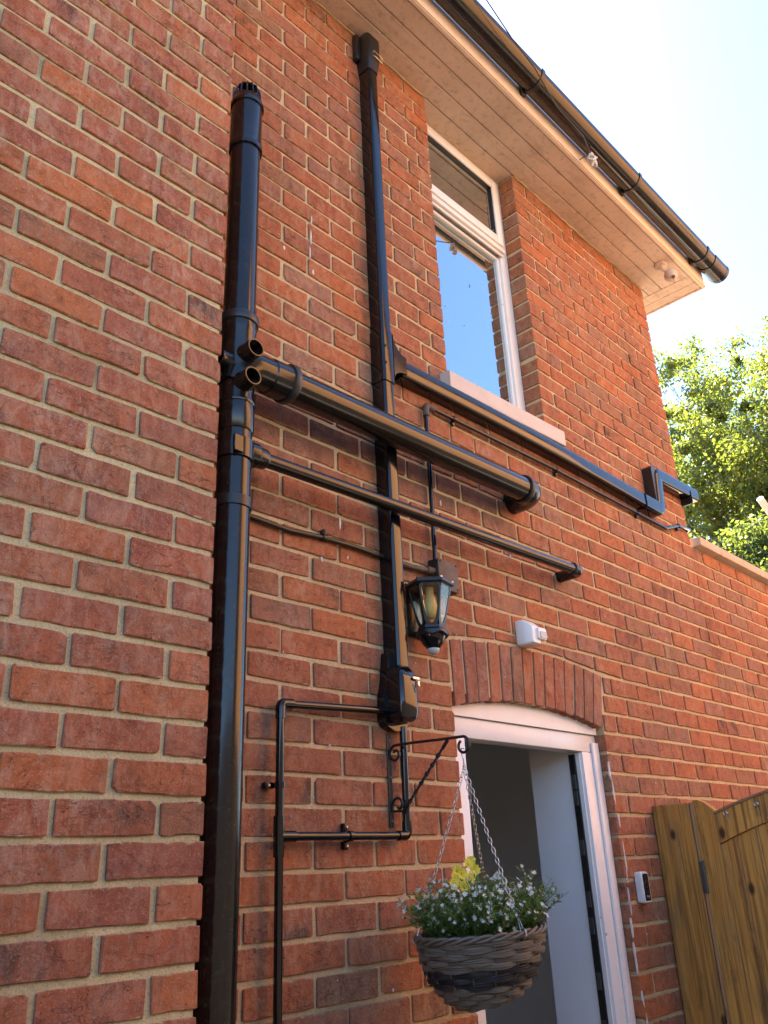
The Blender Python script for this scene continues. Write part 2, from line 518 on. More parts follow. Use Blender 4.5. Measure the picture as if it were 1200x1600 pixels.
M['leaf_basket'] = leaf_material('basket_leaf', [(0.0, (0.06, 0.13, 0.035)), (0.5, (0.11, 0.20, 0.05)), (1.0, (0.18, 0.28, 0.09))], 0.4)
M['petal_white'] = leaf_material('white_petal', [(0.0, (0.66, 0.70, 0.64)), (1.0, (0.80, 0.80, 0.78))], 0.35, (0.8, 0.85, 0.75))
M['petal_yellow'] = leaf_material('yellow_petal', [(0.0, (0.82, 0.72, 0.05)), (1.0, (0.88, 0.82, 0.12))], 0.35, (0.8, 0.75, 0.1))
M['bark'] = painted('bark', (0.14, 0.11, 0.08), (0.08, 0.065, 0.05), 0.9, 12, 0.3, 0.01)

def withy(name, c1, c2):
    nt = NT(name)
    p = nt.pos()
    info = nt.new('ShaderNodeObjectInfo').outputs['Random']
    n = nt.noise(nt.mapping(p, (30, 30, 260)), 1.0, 4, 0.6, 0.5)
    col = nt.mix(nt.ramp(n, [(0.3, 0.0), (0.7, 1.0)]), c1, c2)
    col = nt.mix(nt.math('MULTIPLY', info, 0.5), col, nt.mix(1.0, col, (0.55, 0.5, 0.48), 'MULTIPLY'))
    nt.set(color=col, rough=0.5, normal=nt.bump(n, 0.4, 0.001))
    return nt.m
M['withy'] = withy('brown_withy', (0.185, 0.155, 0.115), (0.105, 0.085, 0.065))
M['withy_dark'] = withy('dark_withy', (0.022, 0.021, 0.026), (0.012, 0.012, 0.016))

# ------------------------------------------------------------------ bricks
COURSE, STR = 0.07875, 0.2278
RNG = random.Random(11)

def brick_outline(c, rng, jit):
    """c: four corners (x,z) ccw from lower left. Fourteen irregular outline points."""
    P = [Vector(q) for q in c]
    out = []
    for i in range(4):
        p, a, b = P[i], P[i - 1], P[(i + 1) % 4]
        ra = rng.uniform(0.0015, 0.005); rb = rng.uniform(0.0015, 0.005)
        if rng.random() < 0.05:
            ra, rb = ra + rng.uniform(.004, .012), rb + rng.uniform(.004, .012)      # a knocked corner
        la, lb = (a - p).length, (b - p).length
        out.append(p + (a - p) * min(0.3, ra / la))
        out.append(p + (b - p) * min(0.3, rb / lb))
        if i in (0, 2):                      # extra points on the long edges
            for t in (0.22, 0.5, 0.78):
                out.append(p + (b - p) * (t + rng.uniform(-.09, .09)))
    return [(v.x + rng.uniform(-jit, jit) * .7, v.y + rng.uniform(-jit, jit)) for v in out]

def brick_geom(c, y, depth, rng, jit=0.0016, proud=0.0, deepbevel=0.0022):
    o = brick_outline(c, rng, jit)
    cx = sum(p[0] for p in o) / len(o); cz = sum(p[1] for p in o) / len(o)
    w = max(p[0] for p in o) - min(p[0] for p in o); h = max(p[1] for p in o) - min(p[1] for p in o)
    tx, tz = rng.uniform(-0.006, 0.006), rng.uniform(-0.012, 0.012)
    V, F = [], []
    n = len(o)
    bv = deepbevel
    for (px, pz) in o:
        b = bv * rng.uniform(0.6, 1.4)
        sx = 1 - 2 * b / max(w, 0.02); sz = 1 - 2 * b / max(h, 0.02)
        qx, qz = cx + (px - cx) * sx, cz + (pz - cz) * sz
        V.append((qx, y - proud + (px - cx) * tx + (pz - cz) * tz, qz))
    for (px, pz) in o:
        V.append((px, y - proud + bv * rng.uniform(0.7, 1.3), pz))
    for (px, pz) in o:
        V.append((px, y + depth, pz))
    F.append(tuple(range(n)))
    for k in range(n):
        k2 = (k + 1) % n
        F.append((k, k + n, k2 + n, k2)); F.append((k + n, k + 2 * n, k2 + 2 * n, k2 + n))
    return V, F

def screen_area(c, y):
    q = [project((p[0], y, p[1])) for p in c]
    if any(p is None for p in q):
        return 0.0
    xs = [p[0] for p in q]; ys = [p[1] for p in q]
    if max(xs) < 0 or min(xs) > 1200 or max(ys) < 0 or min(ys) > 1600:
        return 0.0
    s = 0
    for i in range(4):
        s += q[i - 1][0] * q[i][1] - q[i][0] * q[i - 1][1]
    cl = (min(max(xs), 1200) - max(min(xs), 0)) / max(1e-6, max(xs) - min(xs)) * (min(max(ys), 1600) - max(min(ys), 0)) / max(1e-6, max(ys) - min(ys))
    return abs(s) / 2 * cl

def lay_bricks(parent, specs, mat, y, limit=300, names='brick', rest='brickwork', jit=0.0016, seed=3):
    """specs: (corners, depth). The `limit` that show largest become parts, the rest one part."""
    rng = random.Random(seed)
    off = base_of(parent)
    order = sorted(range(len(specs)), key=lambda i: -screen_area(specs[i][0], y))
    single = {i for i in order[:limit] if screen_area(specs[i][0], y) > 30}
    RV, RF = [], []
    for i, (c, depth) in enumerate(specs):
        V, F = brick_geom(c, y, depth, rng, jit, rng.uniform(-0.0015, 0.003))
        if i in single:
            cx = sum(p[0] for p in c) / 4; cz = sum(p[1] for p in c) / 4
            ctr = Vector((cx, y, cz))
            me = bpy.data.meshes.new(names)
            me.from_pydata([tuple(Vector(v) - ctr) for v in V], [], F)
            me.materials.append(mat)
            o = link(names, me, parent)
            o.location = ctr - off
        else:
            b = len(RV)
            RV += [tuple(Vector(v) - off) for v in V]
            RF += [tuple(k + b for k in f) for f in F]
    if RV:
        me = bpy.data.meshes.new(rest)
        me.from_pydata(RV, [], RF)
        me.materials.append(mat)
        o = link(rest, me, parent)
        o['kind'] = 'stuff'

def row_specs(z0, z1, cuts, spans, deep_at, jt=0.0125, depth=0.03, rng=RNG, top=None, bottom=None):
    """bricks of one course: cuts = joint positions, spans = solid intervals, deep_at = x of ends that show in a reveal."""
    out = []
    for (a, b) in spans:
        xs = [a] + sorted(x for x in cuts if a + 0.035 < x < b - 0.035) + [b]
        for i in range(len(xs) - 1):
            x0 = xs[i] + (jt / 2 if i > 0 else 0) + rng.uniform(-0.0025, 0.0025)
            x1 = xs[i + 1] - (jt / 2 if i < len(xs) - 2 else 0) + rng.uniform(-0.0025, 0.0025)
            zb = z0 + jt / 2; zt = z1 - jt / 2
            b0 = b1 = zb
            if bottom:
                b0 = max(zb, bottom(x0)); b1 = max(zb, bottom(x1))
                if zt - min(b0, b1) < 0.014:
                    continue
                b0 = min(b0, zt - 0.012); b1 = min(b1, zt - 0.012)
            d = depth
            for e in deep_at:
                if abs(xs[i] - e) < 1e-6 or abs(xs[i + 1] - e) < 1e-6:
                    d = 0.10
            e1, e2 = rng.uniform(-0.0015, 0.0015), rng.uniform(-0.0015, 0.0015)
            out.append((((x0, b0 + e1), (x1, b1 + e2), (x1, zt + e2), (x0, zt + e1)), d))
    return out

# ------------------------------------------------------------------ ground, sky side of the setting
g = B()
n = 40
vg = [[g.verts.new(((i / n - 0.5) * 900, (j / n - 0.5) * 900, 0)) for i in range(n + 1)] for j in range(n + 1)]
for j in range(n):
    for i in range(n):
        g.faces.new((vg[j][i], vg[j][i + 1], vg[j + 1][i + 1], vg[j + 1][i]))
tag(mesh_obj('ground', g, M['ground']), kind='structure')

# ------------------------------------------------------------------ house
HX = 3.30                     # right corner of the house wall
EAVE = 4.872                  # underside of the soffit
DX0, DX1, DZ = 1.106, 2.060, 2.045   # door opening
WX0, WX1, WZ = 1.218, 1.912, 3.345   # window opening (reaches the soffit)
house = thing('brick_house', 'red brick house with an upstairs window, an arched back doorway and a deep painted soffit', 'house', (1.6, 0.2, 0))

def arch_in(x):               # intrados
    t = (x - 1.58) / 0.477
    return DZ + 0.047 * (1 - t * t)
def arch_ex(x):               # extrados
    t = (x - 1.59) / 0.50
    return 2.268 + 0.034 * (1 - t * t)

bm = B()
e = 0.007
Y0, Y1 = 0.0055, 0.27
add_box(bm, 0.02, DX0 - e, Y0, Y1, 0, 2.09)
add_box(bm, DX1 + e, HX - e, Y0, Y1, 0, 2.09)
add_box(bm, 0.02, HX - e, Y0, Y1, 2.0905, WZ - e)
add_box(bm, 0.02, WX0 - e, Y0, Y1, WZ - e + 0.0005, 5.0)
add_box(bm, WX1 + e, HX - e, Y0, Y1, WZ - e + 0.0005, 5.0)
wall = mesh_obj('wall', bm, M['mortar_house'], house)

specs = []
j = 0
for row in range(-40, 34):
    zt = 2.2667 - row * COURSE
    zb = zt - COURSE
    if zt < 0.01 or zb > EAVE - 0.012:
        continue
    zb = max(zb, 0.0); zt = min(zt, EAVE + 0.004)
    zm = (zb + zt) / 2
    even = row % 2 == 0
    left = [0.4797 + STR * k if even else 0.5936 + STR * k for k in range(-3, 4)]
    left = [x for x in left if x < 0.96]
    shift = -0.03 * min(1, max(0, (zm - 2.1) / 1.5))
    right = [(2.172 if even else 2.286) + shift + STR * k for k in range(-6, 7)]
    deep = []
    bottom = None
    if zm < 2.2667 and zm < DZ + 0.235:
        cutsl = [0.4797 - STR, 0.4797, 0.7075, 0.883] if even else [0.5936 - 2 * STR, 0.5936 - STR, 0.590, 0.826, 0.992]
        xr = DX1 if zm < DZ else DX1 + 0.008 + (zm - DZ) / 0.225 * 0.054
        xl = DX0 if zm < DZ else 1.094
        spans = [(0.006, xl), (xr, HX)]
        deep = [DX0, DX1, HX] if zm < DZ + 0.03 else [HX]
        cuts = cutsl + [x for x in right if x > 1.6]
    elif zm > WZ:
        spans = [(0.006, WX0), (WX1, HX)]
        deep = [WX0, WX1, HX]
        cuts = [x for x in left] + ([1.135] if even else [1.066]) + [x for x in right if x > 1.6]
    else:
        spans = [(0.006, HX)]
        deep = [HX]
        cuts = left + ([1.098] if even else [1.049, 1.205]) + [x for x in right if x > 1.22]
        cs = sorted(cuts)
        cuts = [c for k, c in enumerate(cs) if k == 0 or c - cs[k - 1] > 0.06]
        if zb < 2.33:
            bottom = lambda x: arch_ex(x) + 0.011 if 1.08 < x < 2.11 else 0
    specs += row_specs(zb, zt, cuts, spans, deep, bottom=bottom)
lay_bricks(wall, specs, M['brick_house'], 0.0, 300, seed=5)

# soldier arch over the door
NA = 14
aspec = []
for k in range(NA):
    xb0 = 1.108 + (2.052 - 1.108) * k / NA; xb1 = 1.108 + (2.052 - 1.108) * (k + 1) / NA
    xt0 = 1.102 + (2.106 - 1.102) * k / NA; xt1 = 1.102 + (2.106 - 1.102) * (k + 1) / NA
    gq = 0.0055
    aspec.append((((xb0 + gq, arch_in(xb0)), (xb1 - gq, arch_in(xb1)), (xt1 - gq, arch_ex(xt1) - 0.004), (xt0 + gq, arch_ex(xt0) - 0.004)), 0.07))
lay_bricks(wall, aspec, M['brick_arch'], 0.0, 300, 'arch_brick', seed=8, jit=0.0022)

# flecks of old paint and sealant on the wall
bm = B()
def fleck(bm, x, z, w, h, rng, y=-0.0035):
    n = 7
    pts = []
    for k in range(n):
        a = 2 * math.pi * k / n
        rr = rng.uniform(0.6, 1.25)
        pts.append((x + 0.5 * w * rr * math.cos(a), z + 0.5 * h * rr * math.sin(a)))
    f = [bm.verts.new((px, y, pz)) for px, pz in pts]
    bk = [bm.verts.new((px, y + 0.006, pz)) for px, pz in pts]
    bm.faces.new(f)
    for k in range(n):
        bm.faces.new((f[k], bk[k], bk[(k + 1) % n], f[(k + 1) % n]))
rg = random.Random(4)
z = 0.95
while z < 2.0:
    if rg.random() < 0.8:
        fleck(bm, 2.068 + 0.012 * math.sin(z * 9) + rg.uniform(-0.003, 0.003), z, rg.uniform(0.004, 0.011), rg.uniform(0.04, 0.10), rg)
    z += rg.uniform(0.025, 0.07)
for (x, z, w, h) in [(0.492, 3.62, .006, .07), (0.496, 3.70, .004, .05), (0.487, 3.55, .006, .05), (0.37, 3.50, .010, .02), (0.60, 2.56, .007, .055), (0.52, 2.42, .005, .022),
                     (1.11, 2.77, .006, .03), (1.62, 3.02, .005, .02), (1.52, 2.66, .004, .02), (0.50, 3.47, .007, .022), (0.63, 2.45, .004, .01), (0.86, 2.30, .006, .008), (1.75, 4.2, .004, .02)]:
    fleck(bm, x, z, w, h, rg)
for k in range(46):
    fleck(bm, rg.uniform(0.3, 2.9), rg.uniform(1.2, 4.4), rg.uniform(.002, .005), rg.uniform(.003, .010), rg)
o = mesh_obj('paint_flecks', bm, M['paintfleck'], wall); o['kind'] = 'stuff'
bm = B()
for (xa, xb) in ((0.02, WX0 - .01), (WX1 + .01, HX - .01)):
    n_ = int((xb - xa) / .035)
    add_tube(bm, [(xa + (xb - xa) * k / n_, -0.004 + rg.uniform(-.002, .002), EAVE - .005 + rg.uniform(-.003, .002)) for k in range(n_ + 1)], [rg.uniform(.002, .0055) for k in range(n_ + 1)], 6)
mesh_obj('mortar_fillet', bm, M['mortar_house'], wall)

# rest of the shell and the roof
bm = B()
add_box(bm, HX - 0.27, HX - 0.009, 0.271, 7.0, 0, 5.0)
add_box(bm, -6.0, HX - 0.271, 6.75, 7.0, 0, 5.0)
add_box(bm, -6.0, -5.75, 0.3, 6.74, 0, 5.0)
mesh_obj('side_wall', bm, M['brick_house'], house)
bm = B()
pts = [(-6.3, -0.30, 5.03), (3.59, -0.30, 5.03), (3.59, 7.3, 5.03), (-6.3, 7.3, 5.03), (-2.5, 3.5, 7.5), (-0.2, 3.5, 7.5)]
v = [bm.verts.new(p) for p in pts]
for f in [(0, 1, 5, 4), (1, 2, 5), (2, 3, 4, 5), (3, 0, 4), (3, 2, 1, 0)]:
    bm.faces.new([v[i] for i in f])
mesh_obj('roof', bm, M['roof'], house)

# soffit boards with open joints, mitred end boards
sof = link('soffit', None, house)
def board(name, x0, x1, y0, y1, z0, z1, mat, parent, bev=0.002):
    bm = B(); add_box(bm, x0, x1, y0, y1, z0, z1, bev)
    return mesh_obj(name, bm, mat, parent)
ys = [-0.272, -0.181, -0.090, -0.0015]
for k in range(3):
    xe = 3.36 + 0.06 * k * 0
    for (xa, xb) in ((-2.2, 3.40),):
        board('soffit_board', xa + .0006, xb - .0006, ys[k] + 0.0022, ys[k + 1] - 0.0022, EAVE + 0.0012 * (k % 2), EAVE + 0.018, M['soffit'], sof)
board('soffit_board', WX0 - 0.005, WX1 + 0.005, 0.001, 0.10, EAVE + 0.001, EAVE + 0.016, M['soffit'], sof)
for k, (xa, xb) in enumerate(((3.402, 3.488), (3.490, 3.570))):
    board('soffit_board', xa, xb, -0.2706, 3.0, EAVE + 0.0005 * k, EAVE + 0.018, M['soffit'], sof)
board('soffit_board', HX + 0.002, 3.4005, 0.001, 3.0, EAVE + 0.001, EAVE + 0.018, M['soffit'], sof)
bm = B()
add_box(bm, -2.2, 3.5895, -0.292, -0.2735, EAVE - 0.004, 5.02, 0.002)
add_box(bm, -2.2, 3.5895, -0.2985, -0.2925, EAVE - 0.001, EAVE + 0.018, 0.0025)
add_box(bm, -2.2, 3.5895, -0.2955, -0.2922, EAVE + 0.026, EAVE + 0.034, 0.0012)
mesh_obj('fascia', bm, M['fascia'], house)
bm = B()
add_box(bm, 3.5705, 3.589, -0.2730, 3.0, EAVE - 0.004, 5.02, 0.002)
mesh_obj('side_fascia', bm, M['soffit'], house)

# window
FY = 0.088
win = link('window', None, house)
win.location = Vector((1.565, FY, WZ)) - base_of(house)
def wpart(name, x0, x1, y0, y1, z0, z1, mat='upvc', bev=0.004):
    bm = B(); add_box(bm, x0, x1, y0, y1, z0, z1, bev, 2)
    return mesh_obj(name, bm, M[mat], win, True)
bm = B()
fx0, fx1, fz0, fz1 = WX0 - 0.003, WX1 - 0.002, WZ + 0.03, EAVE - 0.002
add_box(bm, fx0, fx0 + 0.06, FY, FY + 0.07, fz0, fz1, 0.004, 2)
add_box(bm, fx1 - 0.062, fx1, FY, FY + 0.07, fz0, fz1, 0.004, 2)
add_box(bm, fx0 + 0.0605, fx1 - 0.0625, FY, FY + 0.07, fz1 - 0.062, fz1 - .0005, 0.004, 2)
add_box(bm, fx0 + 0.0605, fx1 - 0.0625, FY, FY + 0.07, fz0 + .0005, fz0 + 0.06, 0.004, 2)
add_box(bm, fx0 + 0.0605, fx1 - 0.0625, FY + 0.001, FY + 0.07, 4.375, 4.43, 0.004, 2)
mesh_obj('window_frame', bm, M['upvc'], win, True)
def sash(name, x0, x1, z0, z1, t, y):
    bm = B()
    add_box(bm, x0, x0 + t, y, y + 0.05, z0, z1, 0.005, 2)
    add_box(bm, x1 - t, x1, y, y + 0.05, z0, z1, 0.005, 2)
    add_box(bm, x0 + t + .0004, x1 - t - .0004, y + .0006, y + 0.05, z1 - t, z1 - .0004, 0.005, 2)
    add_box(bm, x0 + t + .0004, x1 - t - .0004, y + .0006, y + 0.05, z0 + .0004, z0 + t, 0.005, 2)
    s = mesh_obj(name, bm, M['upvc'], win, True)
    bm = B()
    q = 0.006
    add_box(bm, x0 + t, x0 + t + q, y + 0.008, y + 0.03, z0 + t, z1 - t)
    add_box(bm, x1 - t - q, x1 - t, y + 0.008, y + 0.03, z0 + t, z1 - t)
    add_box(bm, x0 + t + q, x1 - t - q, y + 0.008, y + 0.03, z1 - t - q, z1 - t)
    add_box(bm, x0 + t + q, x1 - t - q, y + 0.008, y + 0.03, z0 + t, z0 + t + q)
    mesh_obj('glazing_seal', bm, M['rubber'], win)
    bm = B()
    add_box(bm, x0 + t + q, x1 - t - q, y + 0.020, y + 0.026, z0 + t + q, z1 - t - q)
    mesh_obj('pane', bm, M['pane'], win)
sash('sash', fx0 + 0.045, fx1 - 0.045, 4.415, fz1 - 0.045, 0.048, FY - 0.020)
bm = B()
add_box(bm, fx0 + 0.05, fx1 - 0.05, FY - 0.026, FY - 0.001, 4.366, 4.392, 0.006, 2)
add_box(bm, fx0 + 0.05, fx1 - 0.05, FY - 0.012, FY - 0.001, 4.352, 4.3655, 0.004, 2)
mesh_obj('drip_bar', bm, M['upvc'], win, True)
x0, x1, z0, z1 = fx0 + 0.06, fx1 - 0.062, fz0 + 0.06, 4.352
bm = B()
q = 0.014
add_box(bm, x0, x0 + q, FY + 0.012, FY + 0.03, z0, z1, .003); add_box(bm, x1 - q, x1, FY + 0.012, FY + 0.03, z0, z1, .003)
add_box(bm, x0 + q, x1 - q, FY + 0.0124, FY + 0.03, z1 - q, z1, .003); add_box(bm, x0 + q, x1 - q, FY + 0.0124, FY + 0.03, z0, z0 + q, .003)
mesh_obj('glazing_bead', bm, M['upvc'], win)
bm = B()
add_box(bm, x0 + q, x1 - q, FY + 0.024, FY + 0.030, z0 + q, z1 - q)
mesh_obj('pane', bm, M['pane'], win)
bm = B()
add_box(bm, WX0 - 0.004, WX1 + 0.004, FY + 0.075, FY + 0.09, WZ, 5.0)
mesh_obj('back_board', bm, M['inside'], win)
# sill
bm = B()
sl = [(1.165, 3.262, 3.338), (1.985, 3.285, 3.361)]
loops = []
for x, za, zb in sl:
    loops.append([(x, 0.085, za + 0.006), (x, -0.050, za), (x, -0.052, za + 0.004), (x, -0.052, zb - 0.004), (x, -0.048, zb), (x, 0.085, zb + 0.010)])
add_loft(bm, loops)
mesh_obj('window_sill', bm, M['sill'], house)

# door frame, the arched infill over it, the hall behind
dfr = link('door_frame', None, house)
dfr.location = Vector((1.58, 0.05, 0)) - base_of(house)
DY = 0.045
bm = B(); add_box(bm, DX0 + 0.002, DX0 + 0.098, DY, DY + 0.07, 0.0, 1.952, .004, 2)
add_box(bm, DX0 + 0.002, DX0 + 0.03, DY - 0.012, DY - .0005, 0.0, 1.952, .003, 2)
mesh_obj('jamb', bm, M['upvc'], dfr, True)
bm = B(); add_box(bm, 1.945, DX1 - 0.002, DY, DY + 0.07, 0.0, 1.952, .004, 2)
add_box(bm, 2.012, DX1 - 0.003, DY - 0.012, DY - .0005, 0.0, 1.99, .003, 2)
add_box(bm, 1.938, 1.9445, DY + 0.012, DY + 0.03, 0.0, 1.945, .001)
mesh_obj('jamb', bm, M['upvc'], dfr, True)
bm = B(); add_box(bm, DX0 + 0.0025, DX1 - 0.0025, DY + .0008, DY + 0.07, 1.9525, 2.020, .004, 2)
mesh_obj('door_head', bm, M['upvc'], dfr, True)
bm = B()
N = 16
lp0, lp1 = [], []
for yy, lp in ((DY - 0.010, lp0), (DY + 0.07, lp1)):
    lp.append((DX0 + 0.003, yy, 2.0215))
    lp.append((DX1 - 0.003, yy, 2.0215))
    for k in range(N + 1):
        x = DX1 - 0.003 - (DX1 - DX0 - 0.006) * k / N
        lp.append((x, yy, arch_in(x) + 0.004))
add_loft(bm, [lp0, lp1])
mesh_obj('arch_infill', bm, M['upvc'], dfr)
bm = B()
add_box(bm, 1.9375, 1.9445, DY + 0.034, DY + 0.062, 0.02, 1.945, .0015)
mesh_obj('keep_rail', bm, M['iron'], dfr)
for zc in (1.84, 1.78, 1.60, 1.42, 1.33, 1.15, 1.0):
    bm = B(); add_box(bm, 1.9335, 1.9373, DY + 0.038, DY + 0.056, zc - 0.028, zc + 0.028, .0015)
    mesh_obj('lock_keep', bm, M['hinge'], dfr)
# deep white plastered reveal and the unlit hall
bm = B(); add_box(bm, 1.950, 2.05, DY + 0.0705, 0.30, 0, 2.08)
mesh_obj('inner_reveal', bm, M['plaster'], house)
bm = B()
hx0, hx1, hy1, hz = 0.55, 2.9, 3.4, 2.35
def quad(bm, a, b, c, d):
    bm.faces.new([bm.verts.new(p) for p in (a, b, c, d)])
quad(bm, (hx0, .28, 0.004), (hx1, .28, 0.004), (hx1, hy1, 0.004), (hx0, hy1, 0.004))
quad(bm, (hx0, .28, hz), (hx0, hy1, hz), (hx1, hy1, hz), (hx1, .28, hz))
quad(bm, (hx0, hy1, 0), (hx1, hy1, 0), (hx1, hy1, hz), (hx0, hy1, hz))
quad(bm, (hx0, .28, 0), (hx0, hy1, 0), (hx0, hy1, hz), (hx0, .28, hz))
quad(bm, (hx1, .28, 0), (hx1, .28, hz), (hx1, hy1, hz), (hx1, hy1, 0))
mesh_obj('hall', bm, M['hall'], house)

# ------------------------------------------------------------------ projecting wall on the left
PY = -0.1914
wing = thing('projecting_wall', 'weathered red brick wall standing proud to the left of the soil pipe', 'wall', (-0.8, PY, 0))
bm = B()
add_box(bm, -3.0, -0.007, PY + 0.006, 0.27, 0, 5.0)
wcore = mesh_obj('mortar', bm, M['mortar_wing'], wing)
specs = []
for row in range(-11, 60):
    zt = 4.0693 - row * COURSE
    zb = zt - COURSE
    if zt < 0.02 or zb > 4.95:
        continue
    zb = max(zb, 0)
    cuts = [(-0.1124 if row % 2 == 0 else -0.2248) - 0.2248 * k for k in range(0, 14)]
    specs += row_specs(zb, zt, cuts, [(-3.0, 0.0)], [0.0], jt=0.0135)
lay_bricks(wcore, specs, M['brick_wing'], PY, 300, seed=21, jit=0.002)
# return face in the corner behind the soil pipe
rv, rf = [], []
rg = random.Random(9)
for row in range(-11, 52):
    zt = 4.0693 - row * COURSE; zb = zt - COURSE
    if zb < 0: continue
    yb = PY + (0.112 if row % 2 == 0 else 0.106)
    V, F = brick_geom(((yb, zb + .0055), (0.0, zb + .0055), (0.0, zt - .0055), (yb, zt - .0055)), 0.0, 0.03, rg)
    b = len(rv)
    rv += [(0.001 - q[1] - wing.location.x, q[0] - wing.location.y, q[2]) for q in V]
    rf += [tuple(i + b for i in f) for f in F]
me = bpy.data.meshes.new('return_brickwork'); me.from_pydata(rv, [], rf); me.materials.append(M['brick_wing'])
o = link('return_brickwork', me, wing); o['kind'] = 'stuff'

# ------------------------------------------------------------------ garden wall beyond the house corner
gw = thing('garden_wall', 'lower red brick wall with pale coping running on past the house corner', 'wall', (5.5, 0.1, 0))
GT = 3.135
bm = B(); add_box(bm, HX - 0.006, 9.0, 0.0055, 0.215, 0, GT - 0.002)
gcore = mesh_obj('mortar', bm, M['mortar_house'], gw)
specs = []
for row in range(-12, 30):
    zt = 2.2667 - row * COURSE; zb = zt - COURSE
    if zt < 0.02 or zb > GT - 0.02: continue
    zb = max(0, zb); zt = min(zt, GT)
    cuts = [(2.172 if row % 2 == 0 else 2.286) + STR * k for k in range(5, 31)]
    specs += row_specs(zb, zt, cuts, [(HX + 0.004, 9.0)], [])
lay_bricks(gcore, specs, M['brick_house'], 0.0, 300, seed=31)
xs = [3.325, 3.60, 4.17, 4.74, 5.31, 5.88, 6.45, 7.02, 7.6, 8.2, 8.8]
for a, b in zip(xs[:-1], xs[1:]):
    bm = B(); add_box(bm, a + .003, b - .003, -0.045, 0.25, GT + .001, GT + 0.052, .005, 2)
    mesh_obj('coping_stone', bm, M['coping'], gw, True)

# ------------------------------------------------------------------ the neighbour's house across the passage
nb = thing('neighbour_house', 'tall orange brick house across the passage facing the shaded wall', 'house', (6.0, -4.4, 0))
bm = B(); add_box(bm, 2.6, 9.4, -12.0, -4.4, 0, 7.6); mesh_obj('wall', bm, M['brick_far'], nb)
bm = B()
v = [bm.verts.new(p) for p in [(2.4, -4.2, 7.55), (9.6, -4.2, 7.55), (9.6, -12.2, 7.55), (2.4, -12.2, 7.55), (4.6, -8.2, 9.3), (7.4, -8.2, 9.3)]]
for f in [(0, 1, 5, 4), (1, 2, 5), (2, 3, 4, 5), (3, 0, 4), (3, 2, 1, 0)]:
    bm.faces.new([v[i] for i in f])
mesh_obj('roof', bm, M['roof'], nb)
for wx, wz in ((4.0, 1.0), (7.2, 1.0), (7.2, 4.2)):
    bm = B(); add_box(bm, wx, wx + 1.1, -4.42, -4.36, wz, wz + 1.2); w_ = mesh_obj('window', bm, M['upvc'], nb)
    bm = B(); add_box(bm, wx + .08, wx + 1.02, -4.37, -4.352, wz + .08, wz + 1.12); mesh_obj('pane', bm, M['pane'], w_)
fen = thing('unseen_dark_fence', 'unseen dark fence added across the passage to darken the pipe reflections', 'fence', (-2.0, -3.4, 0))  # out of view; added so the pipes mirror something dark low down
for k in range(54):
    bm = B(); add_box(bm, -7.0 + k * .3, -6.71 + k * .3, -3.42 - .012 * (k % 2), -3.40 - .012 * (k % 2), 0, 2.5); mesh_obj('board', bm, M['fence'], fen)
bm = B(); add_box(bm, -7.0, 9.2, -3.46, -3.433, 0.4, 0.5); add_box(bm, -7.0, 9.2, -3.46, -3.433, 2.0, 2.1); mesh_obj('rail', bm, M['fence'], fen)

# ------------------------------------------------------------------ gutter
gut = thing('gutter', 'black half round rain gutter clipped along the fascia board', 'gutter', (1.6, -0.36, 4.93))
GY, GZ, GR = -0.362, 4.995, 0.062
def half_round(bm, xa, xb, r, th=0.003, a0=-4, a1=184, cap=False, n=20):
    prof = [(GY - r * math.cos(rad(a0 + (a1 - a0) * k / n)), GZ - r * math.sin(rad(a0 + (a1 - a0) * k / n))) for k in range(n + 1)]
    ri = r - th
    prof += [(GY - ri * math.cos(rad(a1 - (a1 - a0) * k / n)), GZ - ri * math.sin(rad(a1 - (a1 - a0) * k / n))) for k in range(n + 1)]
    add_loft(bm, [[(xa, y, z) for y, z in prof], [(xb, y, z) for y, z in prof]])
bm = B(); half_round(bm, -1.5, 3.62, GR); mesh_obj('trough', bm, M['gutter'], gut, True)
bm = B(); half_round(bm, 3.50, 3.685, GR + 0.0045, 0.004); mesh_obj('end_union', bm, M['gutter'], gut, True)
bm = B()
prof = [(GY - (GR + .006) * math.cos(rad(-6 + 192 * k / 24)), GZ - (GR + .006) * math.sin(rad(-6 + 192 * k / 24))) for k in range(25)]
add_loft(bm, [[(3.664, y, z) for y, z in prof], [(3.692, y, z) for y, z in prof], [(3.700, GY + (y - GY) * .86, GZ + (z - GZ) * .86) for y, z in prof]])
mesh_obj('end_cap', bm, M['gutter'], gut, True)
for xc in (-0.2, 0.66, 1.60, 2.54, 3.40):
    bm = B()
    half_round(bm, xc - 0.012, xc + 0.012, GR + 0.0045, 0.0042, -10, 178)
    add_box(bm, xc - 0.016, xc + 0.016, GY + GR - 0.012, -0.293, GZ - 0.055, GZ + 0.01, .003)
    mesh_obj('gutter_bracket', bm, M['iron'], gut, True)

# ------------------------------------------------------------------ soil pipe
soil = thing('soil_pipe', 'tall black vertical soil pipe with a caged top and two open boss ports', 'pipe', (0.1, -0.1, 0))
def ax(z): return Vector((0.104 + 0.0095 * (z - 1.29), -0.1, z))
R = 0.047
def lath(name, prof, mat='pipe', n=36, parent=None):
    z0 = prof[0][1]
    bm = B()
    d = ax(3) - ax(2)
    add_lathe(bm, ax(z0), d, [(r, z - z0) for r, z in prof], n)
    return mesh_obj(name, bm, M[mat], parent or soil, True)
lath('lower_pipe', [(R, 0.0), (R, 2.735)])
lath('upper_pipe', [(R, 3.0), (R, 3.72)])
lath('branch_fitting', [(R + .001, 2.66), (R + .004, 2.664), (R + .0045, 2.745), (R + .001, 2.765), (R + .002, 2.80), (R + .002, 2.975), (R + .0045, 2.985), (R + .0045, 3.005), (R + .0045, 3.01), (R + .0005, 3.011)])
